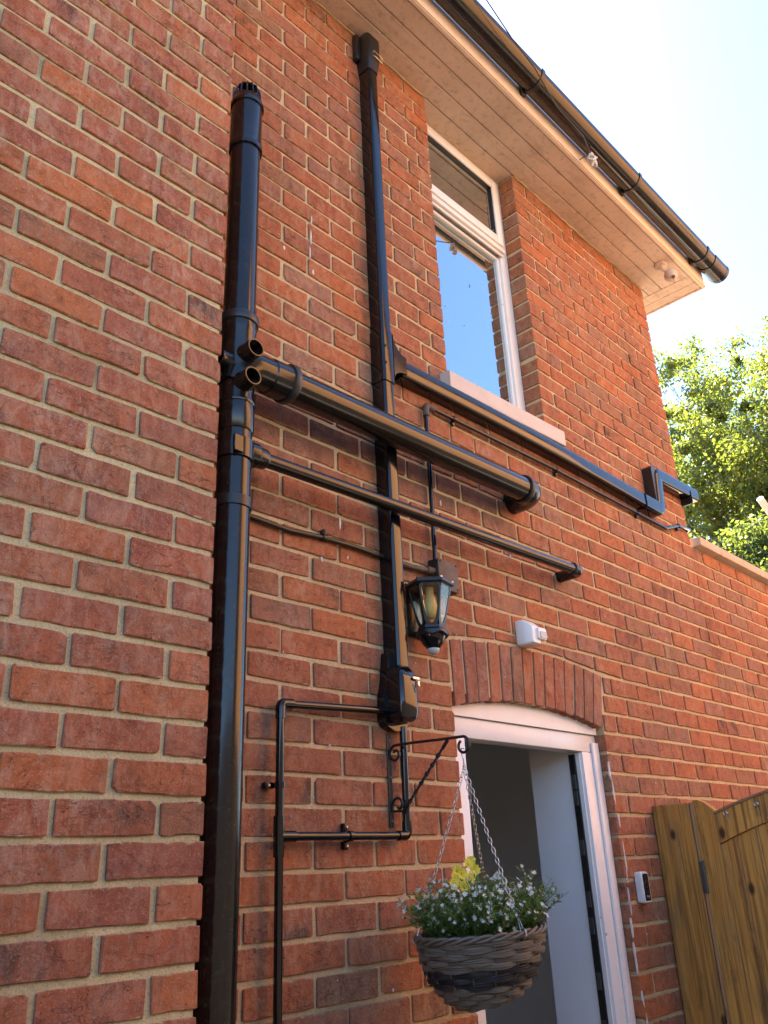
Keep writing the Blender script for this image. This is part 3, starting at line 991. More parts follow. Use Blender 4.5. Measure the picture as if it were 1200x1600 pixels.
lath('socket_ring', [(R + .004, 3.008), (R + .009, 3.011), (R + .0105, 3.018), (R + .0105, 3.032), (R + .008, 3.038), (R + .0005, 3.040)], 'rubber')
lath('seal_ring', [(R + .0055, 2.742), (R + .007, 2.745), (R + .007, 2.752), (R + .005, 2.756)], 'pipe')
lath('cowl_socket', [(R + .001, 3.675), (R + .006, 3.677), (R + .007, 3.690), (R + .005, 3.70), (R + .003, 3.708), (R + .0035, 3.86), (R + .008, 3.862), (R + .0085, 3.875), (R + .003, 3.885), (R - .002, 3.905), (R - .006, 3.905), (R - .006, 3.86)])
cage = link('cage', None, soil)
NB = 14
for k in range(NB):
    a = 2 * math.pi * k / NB
    pts = []
    for t in np.linspace(0, 1, 7):
        rr = (R - .003) * math.cos(t * 1.15) ** 0.6 if t < 1 else (R - .003) * math.cos(1.15) ** 0.6
        zz = 3.90 + 0.062 * math.sin(t * 1.35) / math.sin(1.35)
        p = ax(zz)
        pts.append(p + Vector((rr * math.cos(a), rr * math.sin(a), 0)))
    bm = B(); add_tube(bm, pts, 0.0030, 6)
    mesh_obj('rib', bm, M['pipe'], cage, True)
bm = B(); add_lathe(bm, ax(3.958), (0, 0, 1), [(0.0, 0.008), (0.018, 0.007), (0.027, 0.003), (0.030, 0.0), (0.024, -0.004), (0, -.004)], 24)
mesh_obj('cage_top', bm, M['pipe'], cage, True)
def boss(x, z, dirv, y=-0.1, r=0.0265, ln=0.088, start=0.02):
    o = Vector((x, y, z)); d = Vector(dirv).normalized()
    bm = B()
    add_lathe(bm, o, d, [(r + .004, start), (r + .0035, ln * .55), (r + .001, ln * .62), (r + .001, ln - .006), (r, ln), (r - .0035, ln), (r - .004, ln * .5)], 28)
    b = mesh_obj('boss_port', bm, M['pipe'], soil, True)
    bm = B(); add_lathe(bm, o, d, [(0, ln * .52), (r - .0035, ln * .5)], 24)
    mesh_obj('port_plug', bm, M['inside'], b)
boss(0.119, 2.895, (-0.03, -1, 0.02))
boss(0.111, 2.803, (-0.03, -1, 0.0))
boss(0.112, 2.87, (-1, -0.15, 0), ln=0.07)
# swept tee and branch
BY = -0.112
def bz(x): return 2.879 + 0.0155 * x
bm = B()
pts = [(0.105, -0.1, 2.80), (0.120, -0.102, 2.845)] + [tuple(p) for p in bend((0.12, -0.102, 2.84), (0.150, BY, bz(.15)), (0.24, BY, bz(.24)), 0.05, 6)] + [(0.235, BY, bz(.235))]
add_tube(bm, pts, 0.050, 30)
mesh_obj('branch_elbow', bm, M['pipe'], soil, True)
bm = B(); add_lathe(bm, (0.215, BY, bz(.215)), (1, 0, .0155), [(0.050, 0), (0.054, 0.004), (0.054, 0.06), (0.055, 0.066), (0.0475, 0.067)], 36)
mesh_obj('branch_socket', bm, M['pipe'], soil, True)
bm = B(); add_lathe(bm, (0.278, BY, bz(.278)), (1, 0, .0155), [(0.053, 0), (0.060, 0.002), (0.0615, 0.007), (0.0615, 0.019), (0.058, 0.025), (0.0475, 0.026)], 36)
mesh_obj('socket_ring', bm, M['rubber'], soil, True)
bm = B(); add_tube(bm, [(0.22, BY, bz(.22)), (1.50, BY, bz(1.5))], 0.0485, 36)
mesh_obj('branch_pipe', bm, M['pipe'], soil, True)
bm = B()
pts = [Vector((1.475, BY, bz(1.475))), Vector((1.50, BY, bz(1.5)))] + bend((1.48, BY, bz(1.48)), (1.567, BY, bz(1.567)), (1.567, 0.03, bz(1.567)), 0.06, 8) + [Vector((1.567, 0.01, bz(1.567)))]
add_tube(bm, pts, 0.0515, 32)
mesh_obj('end_elbow', bm, M['pipe'], soil, True)
bm = B(); add_lathe(bm, (1.480, BY, bz(1.48)), (1, 0, .0155), [(0.0485, 0), (0.056, 0.001), (0.0575, 0.006), (0.0575, 0.017), (0.055, 0.022), (0.0515, 0.023)], 32)
mesh_obj('elbow_ring', bm, M['rubber'], soil, True)
# pipe bracket
lath('pipe_clip', [(R + .0005, 2.435), (R + .004, 2.436), (R + .0045, 2.464), (R + .0005, 2.465)], 'iron')
bm = B(); add_box(bm, 0.135, 0.165, -0.080, -0.066, 2.437, 2.463, .002); add_box(bm, 0.155, 0.17, -0.078, -0.0002, 2.438, 2.462, .002)
mesh_obj('clip_arm', bm, M['iron'], soil, True)
for (yy, zz) in ((-0.083, 2.45),):
    bm = B(); add_lathe(bm, (0.152, yy, zz), (0, -1, 0), [(0.0, 0.006), (0.005, 0.005), (0.006, 0.0)], 10)
    mesh_obj('bolt', bm, M['steel'], soil, True)

# ------------------------------------------------------------------ 40 mm waste pipe
wz = lambda x: 2.614 + 0.0185 * x
WY = -0.098
waste = thing('waste_pipe', 'slim black waste pipe crossing the wall below the thick branch pipe', 'pipe', (1.0, WY, wz(1.0)))
bm = B(); add_tube(bm, [(0.19, WY, wz(.19)), (1.845, WY, wz(1.845))], 0.0205, 24)
mesh_obj('pipe_length', bm, M['pipe'], waste, True)
bm = B(); add_lathe(bm, (0.13, WY, wz(.13)), (1, 0, .0185), [(0.034, 0), (0.036, 0.01), (0.036, 0.055), (0.030, 0.062), (0.029, 0.088), (0.026, 0.094), (0.0205, 0.095)], 28)
mesh_obj('strap_boss', bm, M['pipe'], waste, True)
bm = B(); add_lathe(bm, ax(2.575), ax(3) - ax(2), [(R + .0005, 0), (R + .006, .001), (R + .006, .058), (R + .0005, .059)], 32)
add_box(bm, 0.076, 0.106, -0.156, -0.146, 2.580, 2.629, .002)
mesh_obj('strap', bm, M['pipe'], waste, True)
bm = B()
pts = [Vector((1.815, WY, wz(1.815)))] + bend((1.80, WY, wz(1.8)), (1.866, WY, wz(1.866)), (1.866, 0.02, wz(1.866)), 0.028, 7) + [Vector((1.866, 0.012, wz(1.866)))]
add_tube(bm, pts, 0.0238, 22)
mesh_obj('end_elbow', bm, M['pipe'], waste, True)
bm = B(); add_lathe(bm, (1.808, WY, wz(1.808)), (1, 0, .0185), [(0.0205, 0), (0.0255, .001), (0.0265, .004), (0.0265, .010), (0.0238, .012)], 24)
mesh_obj('elbow_ring', bm, M['rubber'], waste, True)

# ------------------------------------------------------------------ trunking (vertical drop, run under the window, swan neck)
trk = thing('pipe_trunking', 'glossy black square trunking dropping from the soffit and branching under the window', 'trunking', (0.80, -0.03, 3.2))
TX0, TX1, TD = 0.776, 0.828, -0.060
def prof_v(x0, x1, d, z, r=0.012):
    return [(x, y, z) for x, y in rrect(x0, x1, d, 0.0, r, 5, (1, 1, 0, 0))]
def vseg(name, x0, x1, d, z0, z1, r=0.012, mat='gloss'):
    bm = B(); add_loft(bm, [prof_v(x0, x1, d, z0, r), prof_v(x0, x1, d, z1, r)])
    return mesh_obj(name, bm, M[mat], trk, True)
vseg('lower_cover', TX0, TX1, TD, 2.10, 3.145)
vseg('upper_cover', TX0 + .002, TX1 + .002, TD, 3.32, 4.67)
vseg('joint_band', TX0 - .002, TX1 + .002, TD - .002, 3.135, 3.139, .013, 'iron')
# tee piece with a swept throat
bm = B()
add_loft(bm, [prof_v(TX0 - .003, TX1 + .004, TD - .004, 3.130, .013), prof_v(TX0 - .003, TX1 + .004, TD - .004, 3.345, .013)])
N = 10
for sgn, zc in ((1, 3.265), (-1, 3.196)):
    lo, hi = [], []
    for k in range(N + 1):
        a = rad(90 * k / N)
        x = TX1 + 0.070 - 0.068 * math.sin(a); zz = zc + sgn * (0.075 - 0.075 * math.cos(a)) * (1.0 if sgn > 0 else 0.55)
        lo.append((x, zz))
    poly = lo + [(TX1 + .0, 3.23)] + [(TX1 + 0.068, 3.23)]
    add_loft(bm, [[(x, TD - .003, zz) for x, zz in poly], [(x, -0.001, zz) for x, zz in poly]])
mesh_obj('tee_piece', bm, M['gloss'], trk, True)
for zz in (3.20, 3.27):
    bm = B(); add_lathe(bm, (TX0 + .008, TD - .003, zz), (-.4, -1, 0), [(0, .003), (.005, .003), (.006, 0)], 12)
    mesh_obj('screw_cap', bm, M['inside'], trk, True)
# horizontal run
def tz(x): return 0.018 * math.sin((x - 0.8) / 2.0 * math.pi)
HZ0, HZ1 = 3.186, 3.257
loops = []
for x in np.linspace(0.885, 2.775, 12):
    loops.append([(x, y, zz + tz(x)) for y, zz in rrect(TD + .002, 0.0, HZ0, HZ1, 0.014, 5, (1, 0, 0, 1))])
bm = B(); add_loft(bm, loops)
mesh_obj('horizontal_cover', bm, M['gloss'], trk, True)
loops = []
for x in (2.715, 2.722):
    loops.append([(x, y, zz) for y, zz in rrect(TD - .001, 0.0, HZ0 - .003, HZ1 + .003, 0.015, 5, (1, 0, 0, 1))])
bm = B(); add_loft(bm, loops); mesh_obj('joint_band', bm, M['iron'], trk, True)
# swan neck round the corner of the house
path = [(2.70, 3.222)] + [(p.x, p.z) for p in bend((2.70, 0, 3.222), (2.875, 0, 3.222), (2.905, 0, 3.432), 0.030, 5)] + [(p.x, p.z) for p in bend((2.875, 0, 3.222), (2.905, 0, 3.432), (3.30, 0, 3.445), 0.034, 6)] + [(3.385, 3.447)]
hw = 0.036
loops = []
for i, (x, zz) in enumerate(path):
    a = Vector(path[max(0, i - 1)]); b = Vector(path[min(len(path) - 1, i + 1)])
    t = (b - a).normalized(); nn = Vector((-t.y, t.x))
    w = hw + (0.003 if i < len(path) - 1 else 0)
    lp = []
    for yq, s in rrect(TD - .003, 0.0, -w, w, 0.014, 5, (1, 0, 0, 1)):
        lp.append((x + nn.x * s, yq, zz + nn.y * s))
    loops.append(lp)
bm = B(); add_loft(bm, loops)
mesh_obj('swan_neck', bm, M['gloss'], trk, True)
bm = B()
add_loft(bm, [[(x, y, 3.405 + zz) for y, zz in rrect(TD - .007, 0, -.040, .046, .016, 5, (1, 0, 0, 1))] for x in (3.276, 3.282)])
mesh_obj('joint_band', bm, M['iron'], trk, True)
bm = B()
for p in ((2.835, -0.030, 3.42),):
    add_loft(bm, [[(x, y, zz) for x, zz in rrect(2.835, 2.90, 3.235, 3.470, 0.03, 6)] for y in (-0.0545, -0.001)])
mesh_obj('neck_plate', bm, M['iron'], trk, True)
# top end cap with a wire clip
bm = B()
def capl(z, x0, x1, d, r): return prof_v(x0, x1, d, z, r)
add_loft(bm, [capl(4.645, TX0 - .002, TX1 + .006, TD - .003, .014), capl(4.665, TX0 - .004, TX1 + .008, TD - .006, .016), capl(4.72, TX0 - .012, TX1 + .014, TD - .016, .018), capl(4.828, TX0 - .012, TX1 + .014, TD - .016, .018), capl(4.856, TX0 - .004, TX1 + .006, TD - .002, .018)])
mesh_obj('end_cap', bm, M['iron'], trk, True)
bm = B(); add_box(bm, TX0 - .036, TX0 - .010, -0.028, -.0005, 4.70, 4.845, .006, 2); mesh_obj('cap_flange', bm, M['iron'], trk, True)
bm = B()
zc = 4.725
add_tube(bm, [(TX0 + .012, TD - .012, zc), (TX0 + .012, TD - .024, zc + .006), (TX1 + .010, TD - .022, zc + .004), (TX1 + .012, TD - .019, zc - .022), (TX0 + .020, TD - .022, zc - .020), (TX0 + .014, TD - .014, zc - .012)], .0017, 8)
mesh_obj('wire_clip', bm, M['steel'], trk, True)
# bottom terminal box
bm = B()
pl = [(0.762, 2.165), (0.752, 2.09), (0.738, 2.03), (0.734, 1.968), (0.746, 1.942), (0.778, 1.930), (0.826, 1.934), (0.838, 1.96), (0.838, 2.165)]
add_loft(bm, [[(x, y, zz) for x, zz in pl] for y in (-0.034, -0.001)])
mesh_obj('terminal_plate', bm, M['gloss'], trk, True)
bm = B()
add_loft(bm, [[(x, y, zz) for x, y in rrect(x0, x1, d, -0.033, .016, 5, (1, 1, 0, 0))] for (x0, x1, d, zz) in
              ((0.755, 0.812, -0.078, 1.952), (0.747, 0.820, -0.092, 1.962), (0.745, 0.822, -0.096, 1.980), (0.745, 0.822, -0.096, 2.080), (0.752, 0.820, -0.085, 2.104), (0.770, 0.830, -0.064, 2.122))])
mesh_obj('terminal_box', bm, M['gloss'], trk, True)
bm = B()
add_box(bm, 0.792, 0.822, -0.102, -0.0965, 2.074, 2.084, .002); add_box(bm, 0.813, 0.822, -0.102, -0.0965, 2.054, 2.0735, .002)
mesh_obj('terminal_clip', bm, M['steel'], trk, True)

# ------------------------------------------------------------------ condensate pipework
cond = thing('condensate_pipe', 'thin black overflow pipe forming a rectangle and dropping to the ground', 'pipe', (0.335, -0.03, 0))
CR = 0.0108; CY = -0.032
xL, xR, zT, zB = 0.338, 0.808, 1.968, 1.640
def ctube(name, pts, r=CR, mat='gloss', n=16):
    bm = B(); add_tube(bm, pts, r, n); return mesh_obj(name, bm, M[mat], cond, True)
ctube('pipe_length', [(xL + .02, CY, zT), (0.745, CY, zT + .018)])
ctube('pipe_length', [(xL - .003, CY, zB + .03), (xL, CY, zT - .02)])
ctube('pipe_length', [(xL - .003, CY, zB - .02), (xL - .012, CY, 0.0)])
ctube('pipe_length', [(xL + .02, CY, zB), (xR - .02, CY, zB)])
ctube('pipe_length', [(xR, CY, zB + .02), (xR + .004, CY, 1.945)])
def elbow(a, c, b, r=0.0138):
    a, c, b = Vector(a), Vector(c), Vector(b)
    pa = c + (a - c).normalized() * 0.040; pb = c + (b - c).normalized() * 0.040
    pts = [pa] + bend(pa, c, pb, 0.013, 5) + [pb]
    bm = B(); add_tube(bm, pts, r, 16); mesh_obj('elbow', bm, M['gloss'], cond, True)
elbow((xL, CY, 1), (xL, CY, zT), (1, CY, zT + .03))
elbow((0, CY, zB), (xR, CY, zB), (xR, CY, 2))
elbow((0.9, CY - .02, zT + .018), (0.765, CY, zT + .018), (0.765, 0.1, zT + .018))
bm = B(); add_tube(bm, [(xL - .004, CY, zB + .048), (xL - .004, CY, zB - .048)], .0138, 16); add_tube(bm, [(xL - .002, CY, zB), (xL + .048, CY, zB)], .0138, 16)
mesh_obj('tee', bm, M['gloss'], cond, True)
def clip(x, z, horiz):
    bm = B()
    if horiz:
        add_tube(bm, [(x - .007, CY, z), (x + .007, CY, z)], CR + .003, 16)
        for s in (-1, 1):
            add_box(bm, x - .007, x + .007, -0.018, -0.0005, z + s * .022 - .012, z + s * .022 + .012, .004, 2)
    else:
        add_tube(bm, [(x, CY, z - .007), (x, CY, z + .007)], CR + .003, 16)
        add_box(bm, x - .036, x - .006, -0.020, -0.0005, z - .008, z + .008, .004, 2)
    c = mesh_obj('clip', bm, M['gloss'], cond, True)
    for s in ((-1, 1) if horiz else (1,)):
        bm = B()
        px, pz = (x, z + s * .024) if horiz else (x - .026, z)
        add_lathe(bm, (px, -0.018, pz), (0, -1, 0), [(0, .005), (.003, .005), (.0045, .002), (.0045, 0)], 10)
        mesh_obj('screw', bm, M['steel'], c, True)
clip(xL - .001, 1.762, False)
clip(0.580, zB, True)

# ------------------------------------------------------------------ conduit, junction box and cable
cdt = thing('electrical_conduit', 'thin black conduit running under the trunking and dropping to the square junction box', 'conduit', (1.04, -0.02, 2.6))
ZC = 3.145
bm = B(); add_tube(bm, [(1.036, -0.019, 2.52), (1.043, -0.019, ZC - .02)], .0085, 14); mesh_obj('drop_pipe', bm, M['gloss'], cdt, True)
bm = B(); add_tube(bm, [(1.06, -0.019, ZC), (1.9, -0.019, ZC + .014), (2.94, -0.019, ZC + .003)], .0085, 14); mesh_obj('run_pipe', bm, M['gloss'], cdt, True)
bm = B(); add_tube(bm, [Vector((1.043, -0.019, ZC - .045))] + bend((1.043, -0.019, ZC - .05), (1.043, -0.019, ZC), (1.10, -0.019, ZC + .001), .012, 5) + [Vector((1.09, -0.019, ZC + .001))], .0125, 14)
mesh_obj('corner_elbow', bm, M['jb'], cdt, True)
bm = B(); add_tube(bm, [(2.93, -0.019, ZC + .003)] + [tuple(p) for p in bend((2.9, -0.019, ZC + .003), (2.965, -0.019, ZC + .003), (3.10, -0.019, ZC + .05), .03, 5)] + [(3.13, -0.019, ZC + .06), (3.27, -0.019, ZC + .075), (3.312, 0.02, ZC + .076)], .009, 14)
mesh_obj('end_bend', bm, M['gloss'], cdt, True)
for x, z in ((1.21, ZC + .003), (1.93, ZC + .013), (2.66, ZC + .006), (3.13, ZC + .060)):
    bm = B(); add_tube(bm, [(x - .008, -0.019, z), (x + .008, -0.019, z)], .0115, 12)
    add_box(bm, x - .007, x + .007, -0.016, -.0005, z - .026, z - .006, .003)
    mesh_obj('clip', bm, M['gloss'], cdt, True)

jb = thing('junction_box', 'square overpainted brown junction box behind the wall lantern', 'junction box', (1.065, -0.02, 2.47))
bm = B(); add_box(bm, 1.016, 1.122, -0.040, -.0005, 2.418, 2.528, .003, 2); mesh_obj('box_body', bm, M['iron'], jb, True)
bm = B(); add_box(bm, 1.017, 1.121, -0.0475, -.0402, 2.419, 2.527, .003, 2); lid = mesh_obj('lid', bm, M['jb'], jb, True)
for x, z in ((1.027, 2.517), (1.111, 2.517), (1.111, 2.429), (1.027, 2.429)):
    bm = B(); add_lathe(bm, (x, -0.0475, z), (0, -1, 0), [(0, .0012), (.0035, .0012), (.0042, 0)], 10); mesh_obj('screw', bm, M['inside'], lid, True)

cab = thing('wall_cable', 'sagging black cable running from the soil pipe to the junction box', 'cable', (0.55, -0.015, 2.48))
bm = B(); add_tube(bm, [(0.10, -0.014, 2.492), (0.24, -0.014, 2.480), (0.38, -0.014, 2.474), (0.52, -0.014, 2.485), (0.66, -0.014, 2.487), (0.80, -0.014, 2.482)], .0078, 12); mesh_obj('cable_sleeve', bm, M['iron'], cab, True)
bm = B(); add_tube(bm, [(0.79, -0.016, 2.482), (0.92, -0.018, 2.478), (0.98, -0.02, 2.482), (1.012, -0.022, 2.484)], .0095, 12); add_tube(bm, [(0.985, -0.02, 2.483), (1.018, -0.022, 2.485)], .0135, 12); mesh_obj('cable_gland', bm, M['jb'], cab, True)
bm = B(); add_tube(bm, [(0.512, -0.014, 2.485), (0.528, -0.014, 2.485)], .0115, 12); add_box(bm, .513, .527, -.02, -.0005, 2.494, 2.512, .003)
cl = mesh_obj('clip', bm, M['iron'], cab, True)
bm = B(); add_lathe(bm, (0.52, -0.020, 2.505), (0, -1, 0), [(0, .005), (.004, .004), (.005, 0)], 10); mesh_obj('nail', bm, M['hinge'], cl, True)

# ------------------------------------------------------------------ wall lantern
lan = thing('wall_lantern', 'black six sided outdoor wall lantern with clear tapered panels', 'lantern', (0.925, -0.074, 2.18))
LX, LY = 0.925, -0.076
def hexr(r, z, rot=0.0, n=6): return [Vector((LX + r * math.cos(rot + 2 * math.pi * k / n), LY + r * math.sin(rot + 2 * math.pi * k / n), z)) for k in range(n)]
zt_, zb_ = 2.396, 2.262
rt_, rb_ = 0.073, 0.043
ROT = rad(12)
bm = B()
prof = [(0.076, 2.392), (0.081, 2.397), (0.079, 2.406), (0.066, 2.412), (0.044, 2.421), (0.022, 2.427), (0.006, 2.428)]
add_loft(bm, [hexr(r, z, ROT) for r, z in prof])
mesh_obj('lantern_top', bm, M['iron'], lan)
for k in range(6):
    bm = B(); add_lathe(bm, hexr(0.076, 2.406, ROT)[k], (0, 0, 1), [(.004, 0), (.0045, .004), (0, .008)], 10); mesh_obj('knob', bm, M['steel'] if k in (4, 5) else M['iron'], lan, True)
# six faces: each a frame panel with a long oval opening and a glass behind it
for k in range(6):
    a0, a1 = hexr(1, 0, ROT)[k], hexr(1, 0, ROT)[(k + 1) % 6]
    def P(u, v, inset=0.0):
        r = rb_ + (rt_ - rb_) * v - inset
        z = zb_ + (zt_ - zb_) * v
        A = hexr(r, z, ROT)[k]; Bb = hexr(r, z, ROT)[(k + 1) % 6]
        return A + (Bb - A) * u
    N = 24
    outer, inner = [], []
    for q in range(N):
        a = 2 * math.pi * (q + .5) / N
        cu, cv = math.cos(a), math.sin(a)
        sc = 1 / max(abs(cu), abs(cv))
        outer.append((0.5 + 0.5 * cu * sc, 0.5 + 0.5 * cv * sc))
        iv = 0.5 + 0.47 * cv * (sc if cv > 0 else 1)
        iv = min(iv, 0.95)
        iu = 0.5 + 0.40 * (cu * sc if cv > 0 else cu) * (1.0)
        inner.append((max(0.1, min(0.9, iu)), iv))
    bm = B()
    L = []
    for ring, ins in ((outer, 0.0), (inner, 0.0), (inner, 0.004), (outer, 0.004)):
        L.append([bm.verts.new(P(u, v, ins)) for u, v in ring])
    for A, Bb in ((L[0], L[1]), (L[1], L[2]), (L[2], L[3])):
        for q in range(N):
            bm.faces.new((A[q], A[(q + 1) % N], Bb[(q + 1) % N], Bb[q]))
    fp = mesh_obj('side_frame', bm, M['iron'], lan)
    bm = B()
    f = [bm.verts.new(P(u, v, .0015)) for u, v in inner]; b2 = [bm.verts.new(P(u, v, .0035)) for u, v in inner]
    bm.faces.new(f); bm.faces.new(b2[::-1])
    for q in range(N): bm.faces.new((f[q], f[(q + 1) % N], b2[(q + 1) % N], b2[q]))
    mesh_obj('glass_pane', bm, M['glass'], fp)
bm = B(); add_loft(bm, [hexr(rb_ + .001, zb_ - .001, ROT), hexr(rb_ + .003, zb_ - .010, ROT), hexr(rb_ - .002, zb_ - .016, ROT)])
mesh_obj('collar', bm, M['iron'], lan)
bm = B()
NS = 36
loops = []
for (r, dz, w) in ((0.042, -0.014, 0), (0.052, -0.016, 0.3), (0.054, -0.024, 1.0), (0.048, -0.028, 1.0), (0.040, -0.030, 0.4)):
    loops.append([(LX + r * math.cos(2 * math.pi * k / NS), LY + r * math.sin(2 * math.pi * k / NS), zb_ + dz - 0.009 * w * (0.5 + 0.5 * math.cos(6 * (2 * math.pi * k / NS - ROT) + math.pi))) for k in range(NS)])
add_loft(bm, loops); mesh_obj('scalloped_skirt', bm, M['iron'], lan, True)
bm = B(); add_lathe(bm, (LX, LY, zb_ - .026), (0, 0, -1), [(.042, 0), (.041, .012), (.033, .030), (.023, .042), (.020, .046)], 30); mesh_obj('lower_bowl', bm, M['gloss'], lan, True)
bm = B(); add_lathe(bm, (LX, LY, zb_ - .068), (0, 0, -1), [(.0195, 0), (.0205, .004), (.018, .014), (.010, .021), (0, .023)], 24); mesh_obj('motion_sensor', bm, M['grey'], lan, True)
bm = B(); add_lathe(bm, (LX, LY, 2.40), (0, 0, -1), [(0.013, -.005), (0.013, .030), (0.014, .032), (.019, .05), (.0235, .070), (.022, .09), (.012, .108), (0, .114)], 20); mesh_obj('light_bulb', bm, M['bulb'], lan, True)
bm = B(); add_box(bm, LX - .035, LX + .035, -0.012, -.0005, 2.24, 2.40, .006, 2); add_box(bm, LX - .012, LX + .012, -0.05, -.0115, 2.242, 2.258, .003)
mesh_obj('back_plate', bm, M['iron'], lan, True)

# ------------------------------------------------------------------ motion sensor
pir = thing('motion_sensor', 'small cream motion sensor fixed above the brick arch', 'sensor', (1.55, -0.03, 2.35))
bm = B()
def pl_(y, s, dz=0): return [(1.546 + x * s, y, 2.352 + dz + z * s) for x, z in rrect(-.040, .036, -.050, .046, .009, 4)]
add_loft(bm, [pl_(-.0005, 1.0), pl_(-.010, 1.02), pl_(-.030, 1.0, .0), pl_(-.040, .93, -.003), pl_(-.060, .72, -.010), pl_(-.064, .64, -.012)])
mesh_obj('housing', bm, M['white'], pir, True)
bm = B()
add_loft(bm, [[(1.572 + x * s, y, 2.343 + z * s) for x, z in rrect(-.028, .030, -.022, .026, .010, 4)] for y, s in ((-.030, .9), (-.060, 1.0), (-.074, .9))])
mesh_obj('sensor_head', bm, M['white'], pir, True)
bm = B()
add_loft(bm, [[(1.574 + x * s, y, 2.340 + z * s) for x, z in rrect(-.020, .022, -.014, .013, .005, 4)] for y, s in ((-.070, 1.0), (-.0775, .95))])
mesh_obj('sensor_window', bm, M['grey'], pir, True)

# ------------------------------------------------------------------ doorbell
bell = thing('video_doorbell', 'white video doorbell with a black face screwed between door and gate', 'doorbell', (2.155, 0, 1.45))
bm = B()
def bl(y, s): return [(2.162 + x * s, y, 1.450 + z) for x, z in rrect(-.028, .028, -.056 * s, .056 * s, .010, 6)]
add_loft(bm, [bl(-.0005, .97), bl(-.020, 1.0), bl(-.026, .98), bl(-.030, .93)])
body = mesh_obj('body', bm, M['white'], bell, True)
bm = B()
add_loft(bm, [[(2.162 + x * s, y, 1.450 + z * s) for x, z in rrect(-.021, .021, -.048, .048, .006, 5)] for y, s in ((-.0295, 1.0), (-.0312, 1.0), (-.0318, .97))])
face = mesh_obj('face_plate', bm, M['lens'], bell, True)
bm = B(); add_lathe(bm, (2.162, -0.0318, 1.462), (0, -1, 0), [(.0135, 0), (.0135, .0012), (.0115, .0012), (.0115, .0002)], 24); mesh_obj('lens_ring', bm, M['rubber'], face, True)
bm = B(); add_lathe(bm, (2.162, -0.0318, 1.462), (0, -1, 0), [(.0075, 0), (.006, .0015), (0, .002)], 20); mesh_obj('lens', bm, M['gloss'], face, True)
fc = bpy.data.curves.new('lettering', 'FONT'); fc.body = 'ring'; fc.size = 0.014; fc.align_x = 'CENTER'; fc.extrude = 0.0001
fc.materials.append(M['grey'])
tmp = bpy.data.objects.new('lettering', fc); COL.objects.link(tmp)
dg = bpy.context.evaluated_depsgraph_get(); dg.update()
tm = bpy.data.meshes.new_from_object(tmp.evaluated_get(dg))
bpy.data.objects.remove(tmp)
tm.materials.clear(); tm.materials.append(M['grey'])
tx = link('lettering', tm, face)
tx.location = Vector((2.162, -0.0320, 1.414)) - base_of(bell)
tx.rotation_euler = (rad(90), 0, 0)

# ------------------------------------------------------------------ small things at the eaves
ball = thing('eaves_lamp', 'small round lamp on a stubby arm under the end of the soffit', 'lamp', (3.19, -0.20, EAVE))
bm = B(); add_lathe(bm, (3.17, -0.20, EAVE - .0005), (0, 0, -1), [(.040, 0), (.040, .008), (.034, .016), (.02, .022), (.016, .034), (0, .036)], 24); mesh_obj('mount', bm, M['soffit'], ball, True)
bm = B(); add_tube(bm, [(3.17, -0.20, EAVE - .03), (3.18, -.212, EAVE - .045), (3.192, -.225, EAVE - .055)], .010, 12); mesh_obj('arm', bm, M['soffit'], ball, True)
bm = B(); bmesh.ops.create_uvsphere(bm, u_segments=24, v_segments=14, radius=.040, matrix=Matrix.Translation((3.205, -0.235, EAVE - .080))); gl_ = mesh_obj('globe', bm, M['soffit'], ball, True)
bm = B(); add_lathe(bm, (3.205, -0.235, EAVE - .080), (-.45, -.4, -1), [(.0405, .0), (.0415, .003), (.0405, .006)], 24); mesh_obj('seam_ring', bm, M['sill'], ball, True)
bm = B(); add_lathe(bm, (3.205, -0.235, EAVE - .080), (-.45, -.5, -.8), [(.012, .037), (.010, .042), (0, .043)], 14); mesh_obj('lens', bm, M['jb'], ball, True)

wire = thing('overhead_wire', 'thin dark wire hooked to the fascia with a knotted white end', 'wire', (2.12, -0.31, 4.90))
bm = B(); add_tube(bm, [(2.095, -0.294, 4.885), (2.09, -0.335, 4.88), (2.105, -0.345, 4.90), (2.12, -0.335, 4.93)], .0022, 8); mesh_obj('hook', bm, M['hinge'], wire, True)
bm = B()
P_ = [Vector((2.13, -0.350, 4.905)), Vector((1.95, -0.405, 4.86)), Vector((1.66, -0.435, 4.80)), Vector((1.47, -0.45, 4.885)), Vector((1.30, -0.45, 4.926)), Vector((1.115, -0.457, 4.988)), Vector((0.30, -0.48, 5.27)), Vector((-1.2, -0.52, 5.75))]
add_tube(bm, P_, .0030, 8); mesh_obj('strand', bm, M['iron'], wire, True)
bm = B()
rg = random.Random(3)
for k in range(7):
    c = Vector((2.128 + rg.uniform(-.012, .012), -0.352 + rg.uniform(-.012, .012), 4.895 - k * .009))
    ring = [c + Vector((.013 * math.cos(a), .011 * math.sin(a), .008 * math.sin(2 * a + k))) for a in np.linspace(0, 2 * math.pi, 12, endpoint=False)]
    add_tube(bm, ring, .0048, 8, closed=True)
mesh_obj('knot', bm, M['paintfleck'], wire, True)

